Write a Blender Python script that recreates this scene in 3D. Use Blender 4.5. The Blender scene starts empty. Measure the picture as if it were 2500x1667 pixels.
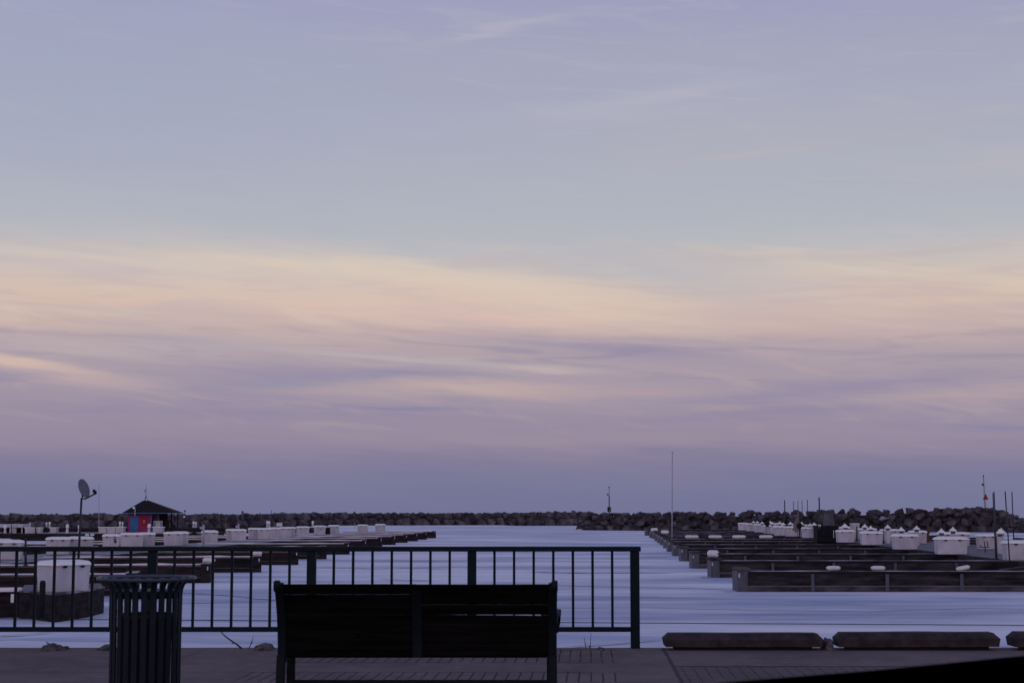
import bpy, bmesh, math, random
from mathutils import Vector, Matrix, noise as mnoise
random.seed(7)
R = math.radians
sc = bpy.context.scene
COL = sc.collection

# ------------------------------------------------------------------ camera
FPX = 4050.0                       # focal length in pixels of the 2500 px wide photograph
CAMZ = 1.33
PITCH = math.atan(416.0 / FPX)
cam_d = bpy.data.cameras.new("camera")
cam = bpy.data.objects.new("camera", cam_d)
COL.objects.link(cam)
cam.location = (0, 0, CAMZ)
cam.rotation_euler = (R(90) + PITCH, 0, 0)
cam_d.sensor_width = 36.0
cam_d.lens = 36.0 * FPX / 2500.0
cam_d.clip_start = 0.05
cam_d.clip_end = 30000
cam_d.dof.use_dof = True
cam_d.dof.focus_distance = 70.0
cam_d.dof.aperture_fstop = 8.5
sc.camera = cam

def lin(c):
    f = lambda v: v / 12.92 if v <= 0.04045 else ((v + 0.055) / 1.055) ** 2.4
    return tuple(f(x / 255.0) for x in c)

def ray(u, v):
    x = (u - 1250.0) / FPX
    y = (833.5 - v) / FPX
    return Vector((x, math.cos(PITCH) - y * math.sin(PITCH), math.sin(PITCH) + y * math.cos(PITCH)))

def azel(u, v):
    d = ray(u, v).normalized()
    return math.degrees(math.atan2(d.x, d.y)), math.degrees(math.asin(d.z))

# ------------------------------------------------------------------ world: dusk sky opposite the sunset
SUN_EL, SUN_AZ = 1.5, 200.0        # the low sun stands behind the camera, a little to the left
world = bpy.data.worlds.new("World")
sc.world = world
world.use_nodes = True
nt = world.node_tree
nt.nodes.clear()
N = nt.nodes
def nd(t, **kw):
    n = N.new(t)
    for k, v in kw.items():
        setattr(n, k, v)
    return n
def math_(op, a, b=None, c=None):
    n = nd('ShaderNodeMath', operation=op)
    for i, x in enumerate((a, b, c)):
        if x is None: continue
        if isinstance(x, (int, float)): n.inputs[i].default_value = x
        else: nt.links.new(x, n.inputs[i])
    return n.outputs[0]
tc = nd('ShaderNodeTexCoord')
sep = nd('ShaderNodeSeparateXYZ')
nt.links.new(tc.outputs['Generated'], sep.inputs[0])
X, Y, Z = sep.outputs
el = math_('MULTIPLY', math_('ARCSINE', Z), 180 / math.pi)
az = math_('MULTIPLY', math_('ARCTAN2', X, Y), 180 / math.pi)
# feathering noise, drawn out along the horizon
cmb = nd('ShaderNodeCombineXYZ')
nt.links.new(math_('MULTIPLY', az, 0.09), cmb.inputs[0])
nt.links.new(math_('ADD', math_('MULTIPLY', el, 0.75), math_('MULTIPLY', az, 0.055)), cmb.inputs[1])
n1 = nd('ShaderNodeTexNoise')
n1.inputs['Scale'].default_value = 1.0
n1.inputs['Detail'].default_value = 5
n1.inputs['Roughness'].default_value = 0.55
nt.links.new(cmb.outputs[0], n1.inputs['Vector'])
nz = math_('SUBTRACT', n1.outputs['Fac'], 0.5)
cmb2 = nd('ShaderNodeCombineXYZ')
nt.links.new(math_('MULTIPLY', az, 0.22), cmb2.inputs[0])
nt.links.new(math_('ADD', math_('MULTIPLY', el, 2.6), math_('MULTIPLY', az, 0.16)), cmb2.inputs[1])
n2 = nd('ShaderNodeTexNoise')
n2.inputs['Scale'].default_value = 1.0
n2.inputs['Detail'].default_value = 6
n2.inputs['Roughness'].default_value = 0.6
nt.links.new(cmb2.outputs[0], n2.inputs['Vector'])
nz2 = math_('SUBTRACT', n2.outputs['Fac'], 0.5)
elw = math_('ADD', el, math_('ADD', math_('MULTIPLY', nz, 1.5), math_('MULTIPLY', nz2, 0.85)))

STOPS = [(1249, (115, 117, 150)), (1190, (119, 120, 152)), (1130, (130, 124, 153)), (1070, (149, 138, 158)),
         (990, (157, 145, 163)), (905, (168, 154, 167)), (845, (178, 162, 169)), (800, (197, 175, 171)),
         (755, (213, 188, 176)), (700, (210, 192, 181)), (650, (199, 190, 187)), (600, (184, 185, 191)),
         (520, (177, 181, 191)), (350, (171, 174, 190)), (150, (165, 167, 189)), (0, (158, 159, 190))]
EMAX = 90.0
stops = [(azel(1250, v)[1] / EMAX, lin(c)) for v, c in STOPS]
stops += [(26 / EMAX, lin((140, 148, 186))), (45 / EMAX, lin((112, 128, 176))), (1.0, lin((92, 110, 164)))]
ramp = nd('ShaderNodeValToRGB')
cr = ramp.color_ramp
cr.interpolation = 'LINEAR'
stops.sort(key=lambda s: s[0])
cr.elements[0].position = max(0.0, stops[0][0]); cr.elements[0].color = (*stops[0][1], 1)
cr.elements[1].position = 1.0; cr.elements[1].color = (*stops[-1][1], 1)
for p, c in stops[1:-1]:
    e = cr.elements.new(p); e.color = (*c, 1)
nt.links.new(math_('DIVIDE', elw, EMAX), ramp.inputs[0])
skyc = ramp.outputs[0]

def mixc(fac, a, col):
    m = nd('ShaderNodeMix', data_type='RGBA')
    nt.links.new(fac, m.inputs['Factor'])
    nt.links.new(a, m.inputs['A'])
    if isinstance(col, tuple): m.inputs['B'].default_value = (*col, 1)
    else: nt.links.new(col, m.inputs['B'])
    return m.outputs['Result']

# cirrus streaks: centre (photo px), half length, half thickness, slope, colour, strength
CLOUDS = [
    (150, 170, 900, 260, .02, (158, 167, 193), .55), (1900, 330, 520, 60, -.05, (180, 177, 187), .45), (1800, 380, 200, 12, -.08, (188, 180, 185), .4),
    (1620, 625, 45, 7, .0, (204, 190, 184), .7), (1910, 628, 60, 5, .02, (200, 187, 184), .6), (2080, 655, 110, 7, .16, (216, 202, 188), .6),
    (640, 590, 260, 9, .10, (192, 184, 187), .6), (480, 565, 120, 12, .2, (188, 182, 188), .4), (1080, 655, 120, 10, .12, (210, 198, 187), .6),
    (300, 628, 560, 24, .03, (214, 198, 186), .55), (950, 672, 520, 38, .09, (219, 202, 187), .75),
    (1280, 715, 330, 34, .17, (216, 199, 185), .6), (1600, 655, 330, 52, .2, (179, 181, 190), .75),
    (1850, 690, 260, 34, .22, (199, 187, 185), .5), (2140, 672, 200, 11, .13, (210, 196, 183), .7),
    (2430, 690, 150, 18, .12, (212, 197, 183), .7), (1050, 765, 520, 36, .05, (222, 192, 181), .6),
    (2050, 770, 420, 50, .05, (199, 175, 172), .5),
    (250, 655, 330, 20, .05, (197, 184, 188), .5), (380, 826, 480, 10, .06, (163, 150, 168), .75),
    (900, 866, 430, 12, .065, (187, 176, 178), .85), (200, 842, 320, 20, .04, (188, 176, 178), .6),
    (60, 880, 190, 11, .13, (216, 190, 175), .85), (150, 910, 210, 18, .13, (198, 174, 172), .65),
    (850, 922, 330, 18, -.05, (135, 135, 166), .95), (640, 905, 260, 18, 0.0, (150, 142, 168), .5),
    (1470, 848, 360, 24, .1, (149, 140, 166), .75), (1335, 898, 120, 12, .02, (194, 178, 175), .8),
    (1150, 950, 360, 22, .02, (190, 169, 168), .95), (950, 998, 200, 7, .03, (138, 133, 164), 1.0),
    (1650, 958, 330, 12, 0.0, (178, 158, 165), .6), (2080, 944, 380, 20, -.06, (143, 137, 166), .7),
    (2450, 952, 170, 22, -.06, (184, 163, 165), .7), (1800, 915, 300, 10, .02, (172, 155, 166), .5),
    (1450, 1075, 520, 16, 0.0, (160, 143, 158), .5), (2470, 1040, 200, 9, .03, (131, 130, 162), .7),
    (480, 1005, 420, 16, .02, (141, 133, 161), .5), (300, 1060, 500, 14, .03, (152, 138, 158), .45),
    (1850, 1010, 420, 12, -.05, (140, 133, 162), .5), (560, 970, 300, 8, .04, (166, 148, 163), .5),
    (1230, 68, 190, 13, -.2, (186, 182, 193), .5), (1640, 232, 260, 16, -.12, (186, 182, 194), .5),
    (1500, 282, 300, 22, -.05, (182, 180, 194), .4), (2430, 400, 260, 34, 0.0, (186, 180, 188), .4),
    (1500, 630, 330, 18, .05, (190, 184, 188), .4), (560, 585, 250, 20, .08, (188, 184, 190), .35),
]
PXD = FPX * math.pi / 180
def fibre(sx, sy, tilt, off, dist=.9):
    cb_ = nd('ShaderNodeCombineXYZ')
    nt.links.new(math_('MULTIPLY_ADD', az, sx, off), cb_.inputs[0])
    nt.links.new(math_('ADD', math_('MULTIPLY', el, sy), math_('MULTIPLY_ADD', az, tilt, off * 1.3)), cb_.inputs[1])
    n_ = nd('ShaderNodeTexNoise')
    n_.inputs['Scale'].default_value = 1.0
    n_.inputs['Detail'].default_value = 8
    n_.inputs['Roughness'].default_value = .56
    n_.inputs['Distortion'].default_value = dist
    nt.links.new(cb_.outputs[0], n_.inputs['Vector'])
    return n_.outputs['Fac']
def smooth(x, a, b):
    r = nd('ShaderNodeMapRange', interpolation_type='SMOOTHSTEP')
    nt.links.new(x, r.inputs['Value'])
    r.inputs['From Min'].default_value = a
    r.inputs['From Max'].default_value = b
    return r.outputs[0]
def band(lo0, lo1, hi1, hi0):
    return math_('MULTIPLY', smooth(el, lo0, lo1), smooth(el, hi0, hi1))
fb1, fb2, fb3 = fibre(.17, 1.35, .16, 4.0), fibre(.15, 1.8, .04, 11.0), fibre(.30, 2.3, .18, 23.0)
feather = math_('MULTIPLY_ADD', smooth(fb3, .25, .62), .42, .62)
skyc = mixc(math_('MULTIPLY', math_('MULTIPLY', smooth(fb1, .47, .66), band(5.6, 7.0, 8.4, 9.8)), .50), skyc, lin((217, 199, 184)))
skyc = mixc(math_('MULTIPLY', math_('MULTIPLY', smooth(fb2, .56, .40), band(5.2, 6.6, 8.4, 9.6)), .40), skyc, lin((188, 176, 180)))
skyc = mixc(math_('MULTIPLY', math_('MULTIPLY', smooth(fb2, .50, .66), band(2.4, 3.6, 5.6, 6.6)), .45), skyc, lin((140, 135, 164)))
skyc = mixc(math_('MULTIPLY', math_('MULTIPLY', smooth(fb1, .50, .68), band(2.2, 3.6, 5.4, 6.4)), .45), skyc, lin((184, 164, 166)))
skyc = mixc(math_('MULTIPLY', math_('MULTIPLY', smooth(fb3, .50, .72), band(9.6, 11, 20, 40)), .22), skyc, lin((188, 184, 192)))
azn = math_('ADD', az, math_('MULTIPLY', nz, 3.0))
eln = math_('ADD', el, math_('ADD', math_('MULTIPLY', nz, 0.6), math_('MULTIPLY', nz2, 0.7)))
for (u, v, L, T, s, c, amp) in CLOUDS:
    a0, e0 = azel(u, v)
    da = math_('SUBTRACT', azn, a0)
    de = math_('MULTIPLY_ADD', da, s, math_('SUBTRACT', eln, e0))
    p = math_('MULTIPLY', da, PXD / L)
    q = math_('MULTIPLY', de, PXD / T)
    g = math_('EXPONENT', math_('MULTIPLY', math_('MULTIPLY_ADD', p, p, math_('MULTIPLY', q, q)), -1.0))
    skyc = mixc(math_('MULTIPLY', math_('MULTIPLY', g, amp), feather), skyc, lin(c))
# afterglow over the western half, behind the camera
back = nd('ShaderNodeMapRange', interpolation_type='SMOOTHSTEP')
nt.links.new(Y, back.inputs['Value'])
back.inputs['From Min'].default_value = 0.05
back.inputs['From Max'].default_value = -0.9
lowr = nd('ShaderNodeMapRange', interpolation_type='SMOOTHSTEP')
nt.links.new(el, lowr.inputs['Value'])
lowr.inputs['From Min'].default_value = 60
lowr.inputs['From Max'].default_value = 0
glow = math_('MULTIPLY', back.outputs[0], lowr.outputs[0])
skyc = mixc(math_('MULTIPLY', glow, 0.85), skyc, (0.80, 0.63, 0.70))
bg = nd('ShaderNodeBackground')
nt.links.new(skyc, bg.inputs[0])
bg.inputs[1].default_value = 1.0
nish = nd('ShaderNodeTexSky', sky_type='NISHITA')
nish.sun_disc = False
nish.sun_elevation = R(SUN_EL)
nish.sun_rotation = R(SUN_AZ)
bg2 = nd('ShaderNodeBackground')
nt.links.new(nish.outputs[0], bg2.inputs[0])
bg2.inputs[1].default_value = 0.0
add = nd('ShaderNodeAddShader')
nt.links.new(bg.outputs[0], add.inputs[0])
nt.links.new(bg2.outputs[0], add.inputs[1])
wo = nd('ShaderNodeOutputWorld')
nt.links.new(add.outputs[0], wo.inputs[0])

# ------------------------------------------------------------------ sun (almost set, behind the camera)
sd = bpy.data.lights.new("sun", 'SUN')
sd.energy = 0.10
sd.angle = R(14)
sd.color = (1.0, 0.74, 0.66)
sun = bpy.data.objects.new("sun", sd)
COL.objects.link(sun)
sdir = Vector((math.sin(R(SUN_AZ)) * math.cos(R(6)), math.cos(R(SUN_AZ)) * math.cos(R(6)), math.sin(R(6))))
sun.rotation_euler = sdir.to_track_quat('Z', 'Y').to_euler()

sc.view_settings.view_transform = 'Standard'
sc.view_settings.look = 'None'
sc.view_settings.exposure = 0.0
sc.view_settings.gamma = 1.0
sc.view_settings.use_curve_mapping = False
sc.cycles.use_denoising = True
sc.cycles.max_bounces = 6
sc.cycles.diffuse_bounces = 3

# ------------------------------------------------------------------ levels
S = 1.25
DECK = CAMZ - 1.62 * S            # floating dock deck
ICE = CAMZ - 2.17 * S             # frozen harbour
def onz(u, v, z):
    d = ray(u, v)
    t = (z - CAMZ) / d.z
    return Vector((d.x * t, d.y * t, z))
def ony(u, v, y):
    d = ray(u, v)
    t = y / d.y
    return Vector((d.x * t, y, CAMZ + d.z * t))
def xu(u, y, z=None):
    z = DECK if z is None else z
    return (u - 1250.0) / FPX * (y * math.cos(PITCH) + (z - CAMZ) * math.sin(PITCH))

# ------------------------------------------------------------------ materials
MATS = {}
def mat(name, c1, c2=None, scale=4.0, rough=0.8, detail=4, stretch=(1, 1, 1), metallic=0.0, spec=0.3, bump=0.0, coord='Object',
        rnd=0.0, bscale=None, lo=0.35, hi=0.65, bdist=0.02):
    m = bpy.data.materials.new(name)
    m.use_nodes = True
    t = m.node_tree
    b = t.nodes['Principled BSDF']
    b.inputs['Roughness'].default_value = rough
    b.inputs['Metallic'].default_value = metallic
    b.inputs['Specular IOR Level'].default_value = spec
    c2 = c2 or tuple(x * 0.8 for x in c1)
    tcx = t.nodes.new('ShaderNodeTexCoord')
    mp = t.nodes.new('ShaderNodeMapping')
    mp.inputs['Scale'].default_value = stretch
    t.links.new(tcx.outputs[coord], mp.inputs[0])
    oi = t.nodes.new('ShaderNodeObjectInfo')
    vadd = t.nodes.new('ShaderNodeVectorMath'); vadd.operation = 'MULTIPLY_ADD'
    t.links.new(oi.outputs['Random'], vadd.inputs[0])
    vadd.inputs[1].default_value = (37.0, 91.0, 53.0) if coord == 'Object' else (0, 0, 0)
    t.links.new(mp.outputs[0], vadd.inputs[2])
    nz_ = t.nodes.new('ShaderNodeTexNoise')
    nz_.inputs['Scale'].default_value = scale
    nz_.inputs['Detail'].default_value = detail
    nz_.inputs['Roughness'].default_value = 0.6
    t.links.new(vadd.outputs[0], nz_.inputs['Vector'])
    mr = t.nodes.new('ShaderNodeMapRange')
    mr.inputs['From Min'].default_value = lo
    mr.inputs['From Max'].default_value = hi
    t.links.new(nz_.outputs['Fac'], mr.inputs['Value'])
    mx = t.nodes.new('ShaderNodeMix'); mx.data_type = 'RGBA'
    mx.inputs['A'].default_value = (*c1, 1)
    mx.inputs['B'].default_value = (*c2, 1)
    t.links.new(mr.outputs[0], mx.inputs['Factor'])
    out = mx.outputs['Result']
    if rnd:
        hv = t.nodes.new('ShaderNodeHueSaturation')
        mr2 = t.nodes.new('ShaderNodeMapRange')
        mr2.inputs['To Min'].default_value = 1 - rnd
        mr2.inputs['To Max'].default_value = 1 + rnd
        t.links.new(oi.outputs['Random'], mr2.inputs['Value'])
        t.links.new(mr2.outputs[0], hv.inputs['Value'])
        t.links.new(out, hv.inputs['Color'])
        out = hv.outputs[0]
    t.links.new(out, b.inputs['Base Color'])
    if bump:
        nb = nz_
        if bscale:
            nb = t.nodes.new('ShaderNodeTexNoise')
            nb.inputs['Scale'].default_value = bscale
            nb.inputs['Detail'].default_value = 6
            t.links.new(vadd.outputs[0], nb.inputs['Vector'])
        bp = t.nodes.new('ShaderNodeBump')
        bp.inputs['Strength'].default_value = bump
        bp.inputs['Distance'].default_value = bdist
        t.links.new(nb.outputs['Fac'], bp.inputs['Height'])
        t.links.new(bp.outputs[0], b.inputs['Normal'])
    MATS[name] = m
    return m

mat('teal_paint', (.0040, .0125, .0190), (.003, .0095, .0145), 6, rough=.6, spec=.12, bump=.15, bscale=120, bdist=.002)
mat('bench_wood', (.0085, .0075, .0078), (.0030, .0028, .0030), 3, rough=.85, stretch=(.6, 8, 8), spec=.03, bump=.4, bscale=6, bdist=.004)
mat('cast_iron', (.0070, .0120, .0175), (.005, .0085, .0125), 9, rough=.65, spec=.12, bump=.2, bscale=60, bdist=.003)
mat('bin_steel', (.0105, .0165, .0270), (.007, .011, .019), 9, rough=.55, spec=.12)
mat('bin_rim_highlight', (.055, .068, .110), (.04, .05, .08), 9, rough=.45, spec=.4)  # sky highlight along the rim is put into this lighter blue
mat('liner_plastic', (.055, .047, .056), (.030, .026, .033), 7, rough=.6, spec=.3, stretch=(1, 1, .3))
mat('concrete_curb', (.056, .044, .048), (.026, .020, .023), 7, rough=.9, spec=.15, bump=.5, bscale=45, bdist=.006)
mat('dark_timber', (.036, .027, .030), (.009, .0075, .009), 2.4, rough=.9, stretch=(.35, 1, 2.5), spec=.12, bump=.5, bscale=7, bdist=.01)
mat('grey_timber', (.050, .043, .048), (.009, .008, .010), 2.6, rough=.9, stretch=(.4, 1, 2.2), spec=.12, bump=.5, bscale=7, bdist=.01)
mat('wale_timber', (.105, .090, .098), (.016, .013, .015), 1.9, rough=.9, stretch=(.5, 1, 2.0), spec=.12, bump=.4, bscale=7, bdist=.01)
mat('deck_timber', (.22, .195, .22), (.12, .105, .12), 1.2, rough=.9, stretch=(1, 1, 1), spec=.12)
mat('snowy_deck', (.40, .37, .40), (.13, .108, .115), 1.1, rough=.85, spec=.15, lo=.42, hi=.62)
mat('rail_timber', (.15, .108, .105), (.075, .055, .054), 2.2, rough=.85, stretch=(.4, 1, 1), spec=.15)
mat('edge_frost', (.88, .82, .82), (.55, .49, .50), 1.0, rough=.8, spec=.2, stretch=(.6, 1, 1))
mat('faint_frost', (.40, .37, .40), (.060, .052, .060), .9, rough=.85, spec=.15, stretch=(.7, 1, 1), lo=.38, hi=.62)
mat('galvanised', (.080, .086, .115), (.046, .049, .066), 6, rough=.55, spec=.4, stretch=(1, 1, .4))
mat('white_gelcoat', (.54, .52, .57), (.42, .40, .45), 2.5, rough=.5, spec=.4, rnd=.07, stretch=(1, 1, .4))
mat('white_lid', (.90, .86, .83), (.84, .80, .78), 3, rough=.38, spec=.5)
mat('black_rubber', (.010, .010, .012), (.006, .006, .007), 8, rough=.7, spec=.2)
mat('fender_vinyl', (.80, .76, .75), (.66, .62, .63), 5, rough=.45, spec=.4)
mat('rock', (.125, .110, .120), (.046, .040, .047), 1.3, rough=.95, spec=.12, rnd=.32, bump=.7, bscale=3.5, bdist=.12)
mat('snowy_rock', (.52, .48, .50), (.14, .12, .13), 1.6, rough=.95, spec=.12, bump=.7, bscale=3.5, bdist=.12)
mat('rubble', (.085, .074, .082), (.026, .022, .027), .9, rough=.95, spec=.08, bump=.8, bscale=2.2, bdist=.15)
mat('snow', (.74, .72, .75), (.60, .58, .63), .5, rough=.8, spec=.2, coord='Object')
mat('dirty_snow', (.16, .135, .14), (.055, .046, .049), 9, rough=.95, spec=.1, bump=.8, bscale=30, bdist=.02)
mat('twig', (.035, .025, .022), (.02, .014, .012), 20, rough=.9)
mat('roof_shingle', (.028, .022, .023), (.016, .013, .014), 4, rough=.95, spec=.08, bump=.5, bscale=8, bdist=.03)
mat('blue_paint', (.045, .165, .37), (.038, .14, .32), 3, rough=.6, spec=.2)
mat('magenta_paint', (.33, .026, .125), (.27, .022, .10), 3, rough=.6, spec=.2)
mat('red_paint', (.30, .012, .026), (.24, .010, .022), 3, rough=.6, spec=.2)
mat('sign_white', (.62, .45, .50), (.5, .36, .42), 9, rough=.6)
mat('shade_timber', (.022, .019, .023), (.014, .012, .015), 5, rough=.9)
mat('dish_grey', (.135, .135, .18), (.11, .11, .15), 5, rough=.6, spec=.3)
mat('mast_metal', (.030, .034, .050), (.020, .022, .034), 8, rough=.5, spec=.3)
mat('pale_mast', (.42, .40, .45), (.32, .31, .36), 8, rough=.5, spec=.3)
mat('beacon_green', (.020, .14, .12), (.016, .11, .09), 4, rough=.5)
mat('beacon_red', (.26, .012, .014), (.20, .010, .012), 4, rough=.5)
mat('orange_paint', (.22, .10, .045), (.17, .07, .03), 4, rough=.6)
mat('rust', (.12, .045, .035), (.07, .028, .024), 9, rough=.85)
mat('slat_dark', (.012, .014, .016), (.006, .007, .008), 3, rough=.8, spec=.15)
mat('tarp_grey', (.10, .10, .125), (.06, .06, .08), 3, rough=.8)
mat('tarp_sail', (.17, .15, .165), (.12, .105, .12), 3, rough=.8)
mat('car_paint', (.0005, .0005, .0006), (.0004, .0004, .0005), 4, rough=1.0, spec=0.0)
mat('car_glass', (.004, .004, .005), None, 4, rough=.08, spec=.5)
mat('rim_alloy', (.25, .25, .27), None, 4, rough=.35, metallic=.9)
mat('lamp_lens', (.35, .35, .38), None, 4, rough=.1, spec=.6)
mat('cable_black', (.09, .10, .17), None, 4, rough=.7)

# ------------------------------------------------------------------ mesh builder
class MB:
    def __init__(s): s.v = []; s.f = []; s.sm = []
    def add(s, vs, fs, smooth=False, M=None):
        o = len(s.v)
        s.v += [tuple((M @ Vector(p)) if M else p) for p in vs]
        s.f += [tuple(i + o for i in f) for f in fs]
        s.sm += [smooth] * len(fs)
        return s
    def box(s, x0, x1, y0, y1, z0, z1, M=None):
        vs = [(x0, y0, z0), (x1, y0, z0), (x1, y1, z0), (x0, y1, z0), (x0, y0, z1), (x1, y0, z1), (x1, y1, z1), (x0, y1, z1)]
        fs = [(0, 3, 2, 1), (4, 5, 6, 7), (0, 1, 5, 4), (1, 2, 6, 5), (2, 3, 7, 6), (3, 0, 4, 7)]
        return s.add(vs, fs, False, M)
    def frustum(s, x0, x1, y0, y1, z0, z1, dx, dy, M=None):   # top wider by dx, dy each side
        vs = [(x0, y0, z0), (x1, y0, z0), (x1, y1, z0), (x0, y1, z0),
              (x0 - dx, y0 - dy, z1), (x1 + dx, y0 - dy, z1), (x1 + dx, y1 + dy, z1), (x0 - dx, y1 + dy, z1)]
        fs = [(0, 3, 2, 1), (4, 5, 6, 7), (0, 1, 5, 4), (1, 2, 6, 5), (2, 3, 7, 6), (3, 0, 4, 7)]
        return s.add(vs, fs, False, M)
    def lathe(s, prof, n=16, M=None, smooth=True):            # prof: (r, z)
        vs, fs = [], []
        for r, z in prof:
            for k in range(n):
                a = 2 * math.pi * k / n
                vs.append((r * math.cos(a), r * math.sin(a), z))
        for i in range(len(prof) - 1):
            for k in range(n):
                k2 = (k + 1) % n
                fs.append((i * n + k, i * n + k2, (i + 1) * n + k2, (i + 1) * n + k))
        fs.append(tuple(range(n - 1, -1, -1)))
        fs.append(tuple((len(prof) - 1) * n + k for k in range(n)))
        return s.add(vs, fs, smooth, M)
    def cyl(s, p0, p1, r0, r1=None, n=10, smooth=True):
        p0, p1 = Vector(p0), Vector(p1)
        d = p1 - p0
        M = Matrix.Translation(p0) @ d.to_track_quat('Z', 'Y').to_matrix().to_4x4()
        return s.lathe([(r0, 0), (r1 if r1 is not None else r0, d.length)], n, M, smooth)
    def tube(s, pts, r, n=8, closed=False):
        pts = [Vector(p) for p in pts]
        m = len(pts); vs = []; fs = []
        up0 = None
        for i, p in enumerate(pts):
            if closed: t = pts[(i + 1) % m] - pts[i - 1]
            else: t = pts[min(i + 1, m - 1)] - pts[max(i - 1, 0)]
            t.normalize()
            ref = Vector((0, 0, 1)) if abs(t.z) < .9 else Vector((1, 0, 0))
            a = t.cross(ref).normalized(); b = a.cross(t).normalized()
            rr = r[i] if isinstance(r, (list, tuple)) else r
            for k in range(n):
                th = 2 * math.pi * k / n
                vs.append(tuple(p + a * (rr * math.cos(th)) + b * (rr * math.sin(th))))
        segs = m if closed else m - 1
        for i in range(segs):
            j = (i + 1) % m
            for k in range(n):
                k2 = (k + 1) % n
                fs.append((i * n + k, j * n + k, j * n + k2, i * n + k2))
        if not closed:
            fs.append(tuple(range(n))); fs.append(tuple((m - 1) * n + k for k in range(n - 1, -1, -1)))
        return s.add(vs, fs, True)
    def prism(s, poly, z0, z1, M=None):
        n = len(poly)
        vs = [(x, y, z0) for x, y in poly] + [(x, y, z1) for x, y in poly]
        fs = [tuple(range(n - 1, -1, -1)), tuple(range(n, 2 * n))]
        fs += [(i, (i + 1) % n, n + (i + 1) % n, n + i) for i in range(n)]
        return s.add(vs, fs, False, M)
    def build(s, name, material, parent=None, bevel=0.0, seg=1, loc=None):
        me = bpy.data.meshes.new(name)
        me.from_pydata(s.v, [], s.f)
        for p, sm in zip(me.polygons, s.sm): p.use_smooth = sm
        bm = bmesh.new(); bm.from_mesh(me)
        bmesh.ops.recalc_face_normals(bm, faces=bm.faces)
        if bevel:
            ed = [e for e in bm.edges if len(e.link_faces) == 2 and e.calc_face_angle(0) > 0.5]
            bmesh.ops.bevel(bm, geom=ed, offset=bevel, segments=seg, affect='EDGES', profile=.5, clamp_overlap=True)
        bm.to_mesh(me); bm.free()
        me.materials.append(MATS[material] if isinstance(material, str) else material)
        o = bpy.data.objects.new(name, me)
        COL.objects.link(o)
        if parent: o.parent = parent
        if loc: o.location = loc
        return o

def tag(o, label=None, cat=None, group=None, kind=None):
    if label: o['label'] = label
    if cat: o['category'] = cat
    if group: o['group'] = group
    if kind: o['kind'] = kind
    return o
def thing(name, label, cat, loc=(0, 0, 0), rz=0.0, group=None, kind=None):
    o = bpy.data.objects.new(name, None)
    o.empty_display_size = .2
    COL.objects.link(o)
    o.location = loc
    o.rotation_euler = (0, 0, rz)
    return tag(o, label, cat, group, kind)
def dup(root, loc, rz=0.0, label=None, scale=None, group=None):
    r = root.copy(); COL.objects.link(r)
    r.location = loc; r.rotation_euler = (0, 0, rz)
    if scale: r.scale = scale
    if label: r['label'] = label
    if group: r['group'] = group
    for ch in list(root.children):
        c = ch.copy(); COL.objects.link(c); c.parent = r
        for g in list(ch.children):
            d = g.copy(); COL.objects.link(d); d.parent = c
    return r

# ================================================================== SETTING
# ---- ice
def ice_material():
    m = bpy.data.materials.new('harbour_ice'); m.use_nodes = True
    t = m.node_tree; b = t.nodes['Principled BSDF']
    g = t.nodes.new('ShaderNodeNewGeometry')
    def noise(sx, sy, det=5, off=0, rough=.55):
        mp = t.nodes.new('ShaderNodeMapping')
        mp.inputs['Scale'].default_value = (sx, sy, 1)
        mp.inputs['Location'].default_value = (off, off * 1.7, 0)
        mp.inputs['Rotation'].default_value = (0, 0, R(-2))
        t.links.new(g.outputs['Position'], mp.inputs[0])
        n = t.nodes.new('ShaderNodeTexNoise')
        n.inputs['Scale'].default_value = 1; n.inputs['Detail'].default_value = det
        n.inputs['Roughness'].default_value = rough
        t.links.new(mp.outputs[0], n.inputs['Vector'])
        return n.outputs['Fac']
    def rng(x, a, c):
        r = t.nodes.new('ShaderNodeMapRange'); r.interpolation_type = 'SMOOTHSTEP'
        r.inputs['From Min'].default_value = a; r.inputs['From Max'].default_value = c
        t.links.new(x, r.inputs['Value']); return r.outputs[0]
    def mix(f, a, c):
        x = t.nodes.new('ShaderNodeMix'); x.data_type = 'RGBA'
        t.links.new(f, x.inputs['Factor'])
        for k, s_ in (('A', a), ('B', c)):
            if isinstance(s_, tuple): x.inputs[k].default_value = (*s_, 1)
            else: t.links.new(s_, x.inputs[k])
        return x.outputs['Result']
    big = rng(noise(.060, .19, 6, 3.1, .60), .38, .62)
    fine = rng(noise(.20, .50, 7, 9.7, .58), .42, .68)
    c = mix(big, (.40, .43, .57), (.84, .79, .83))
    c2 = mix(fine, c, mix(big, (.26, .30, .45), (.71, .68, .75)))
    t.links.new(c2, b.inputs['Base Color'])
    b.inputs['Roughness'].default_value = .62
    b.inputs['Specular IOR Level'].default_value = .25
    bp = t.nodes.new('ShaderNodeBump'); bp.inputs['Strength'].default_value = .25; bp.inputs['Distance'].default_value = .05
    t.links.new(noise(.5, 1.4, 6, 1.3), bp.inputs['Height'])
    t.links.new(bp.outputs[0], b.inputs['Normal'])
    return m
EDGE_Y = onz(1250, 1580, 0).y
def sheet(name, x0, x1, y0, y1, z, m, nx=1, ny=1):
    mb = MB()
    vs = [(x0 + (x1 - x0) * i / nx, y0 + (y1 - y0) * j / ny, z) for j in range(ny + 1) for i in range(nx + 1)]
    fs = [(j * (nx + 1) + i, j * (nx + 1) + i + 1, (j + 1) * (nx + 1) + i + 1, (j + 1) * (nx + 1) + i) for j in range(ny) for i in range(nx)]
    mb.add(vs, fs)
    return mb.build(name, m)
ice = sheet('ice', -260, 260, EDGE_Y - .5, 345, ICE, ice_material())
tag(ice, 'blue grey ice with snow streaks covering the harbour basin', 'ice', kind='structure')
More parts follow.
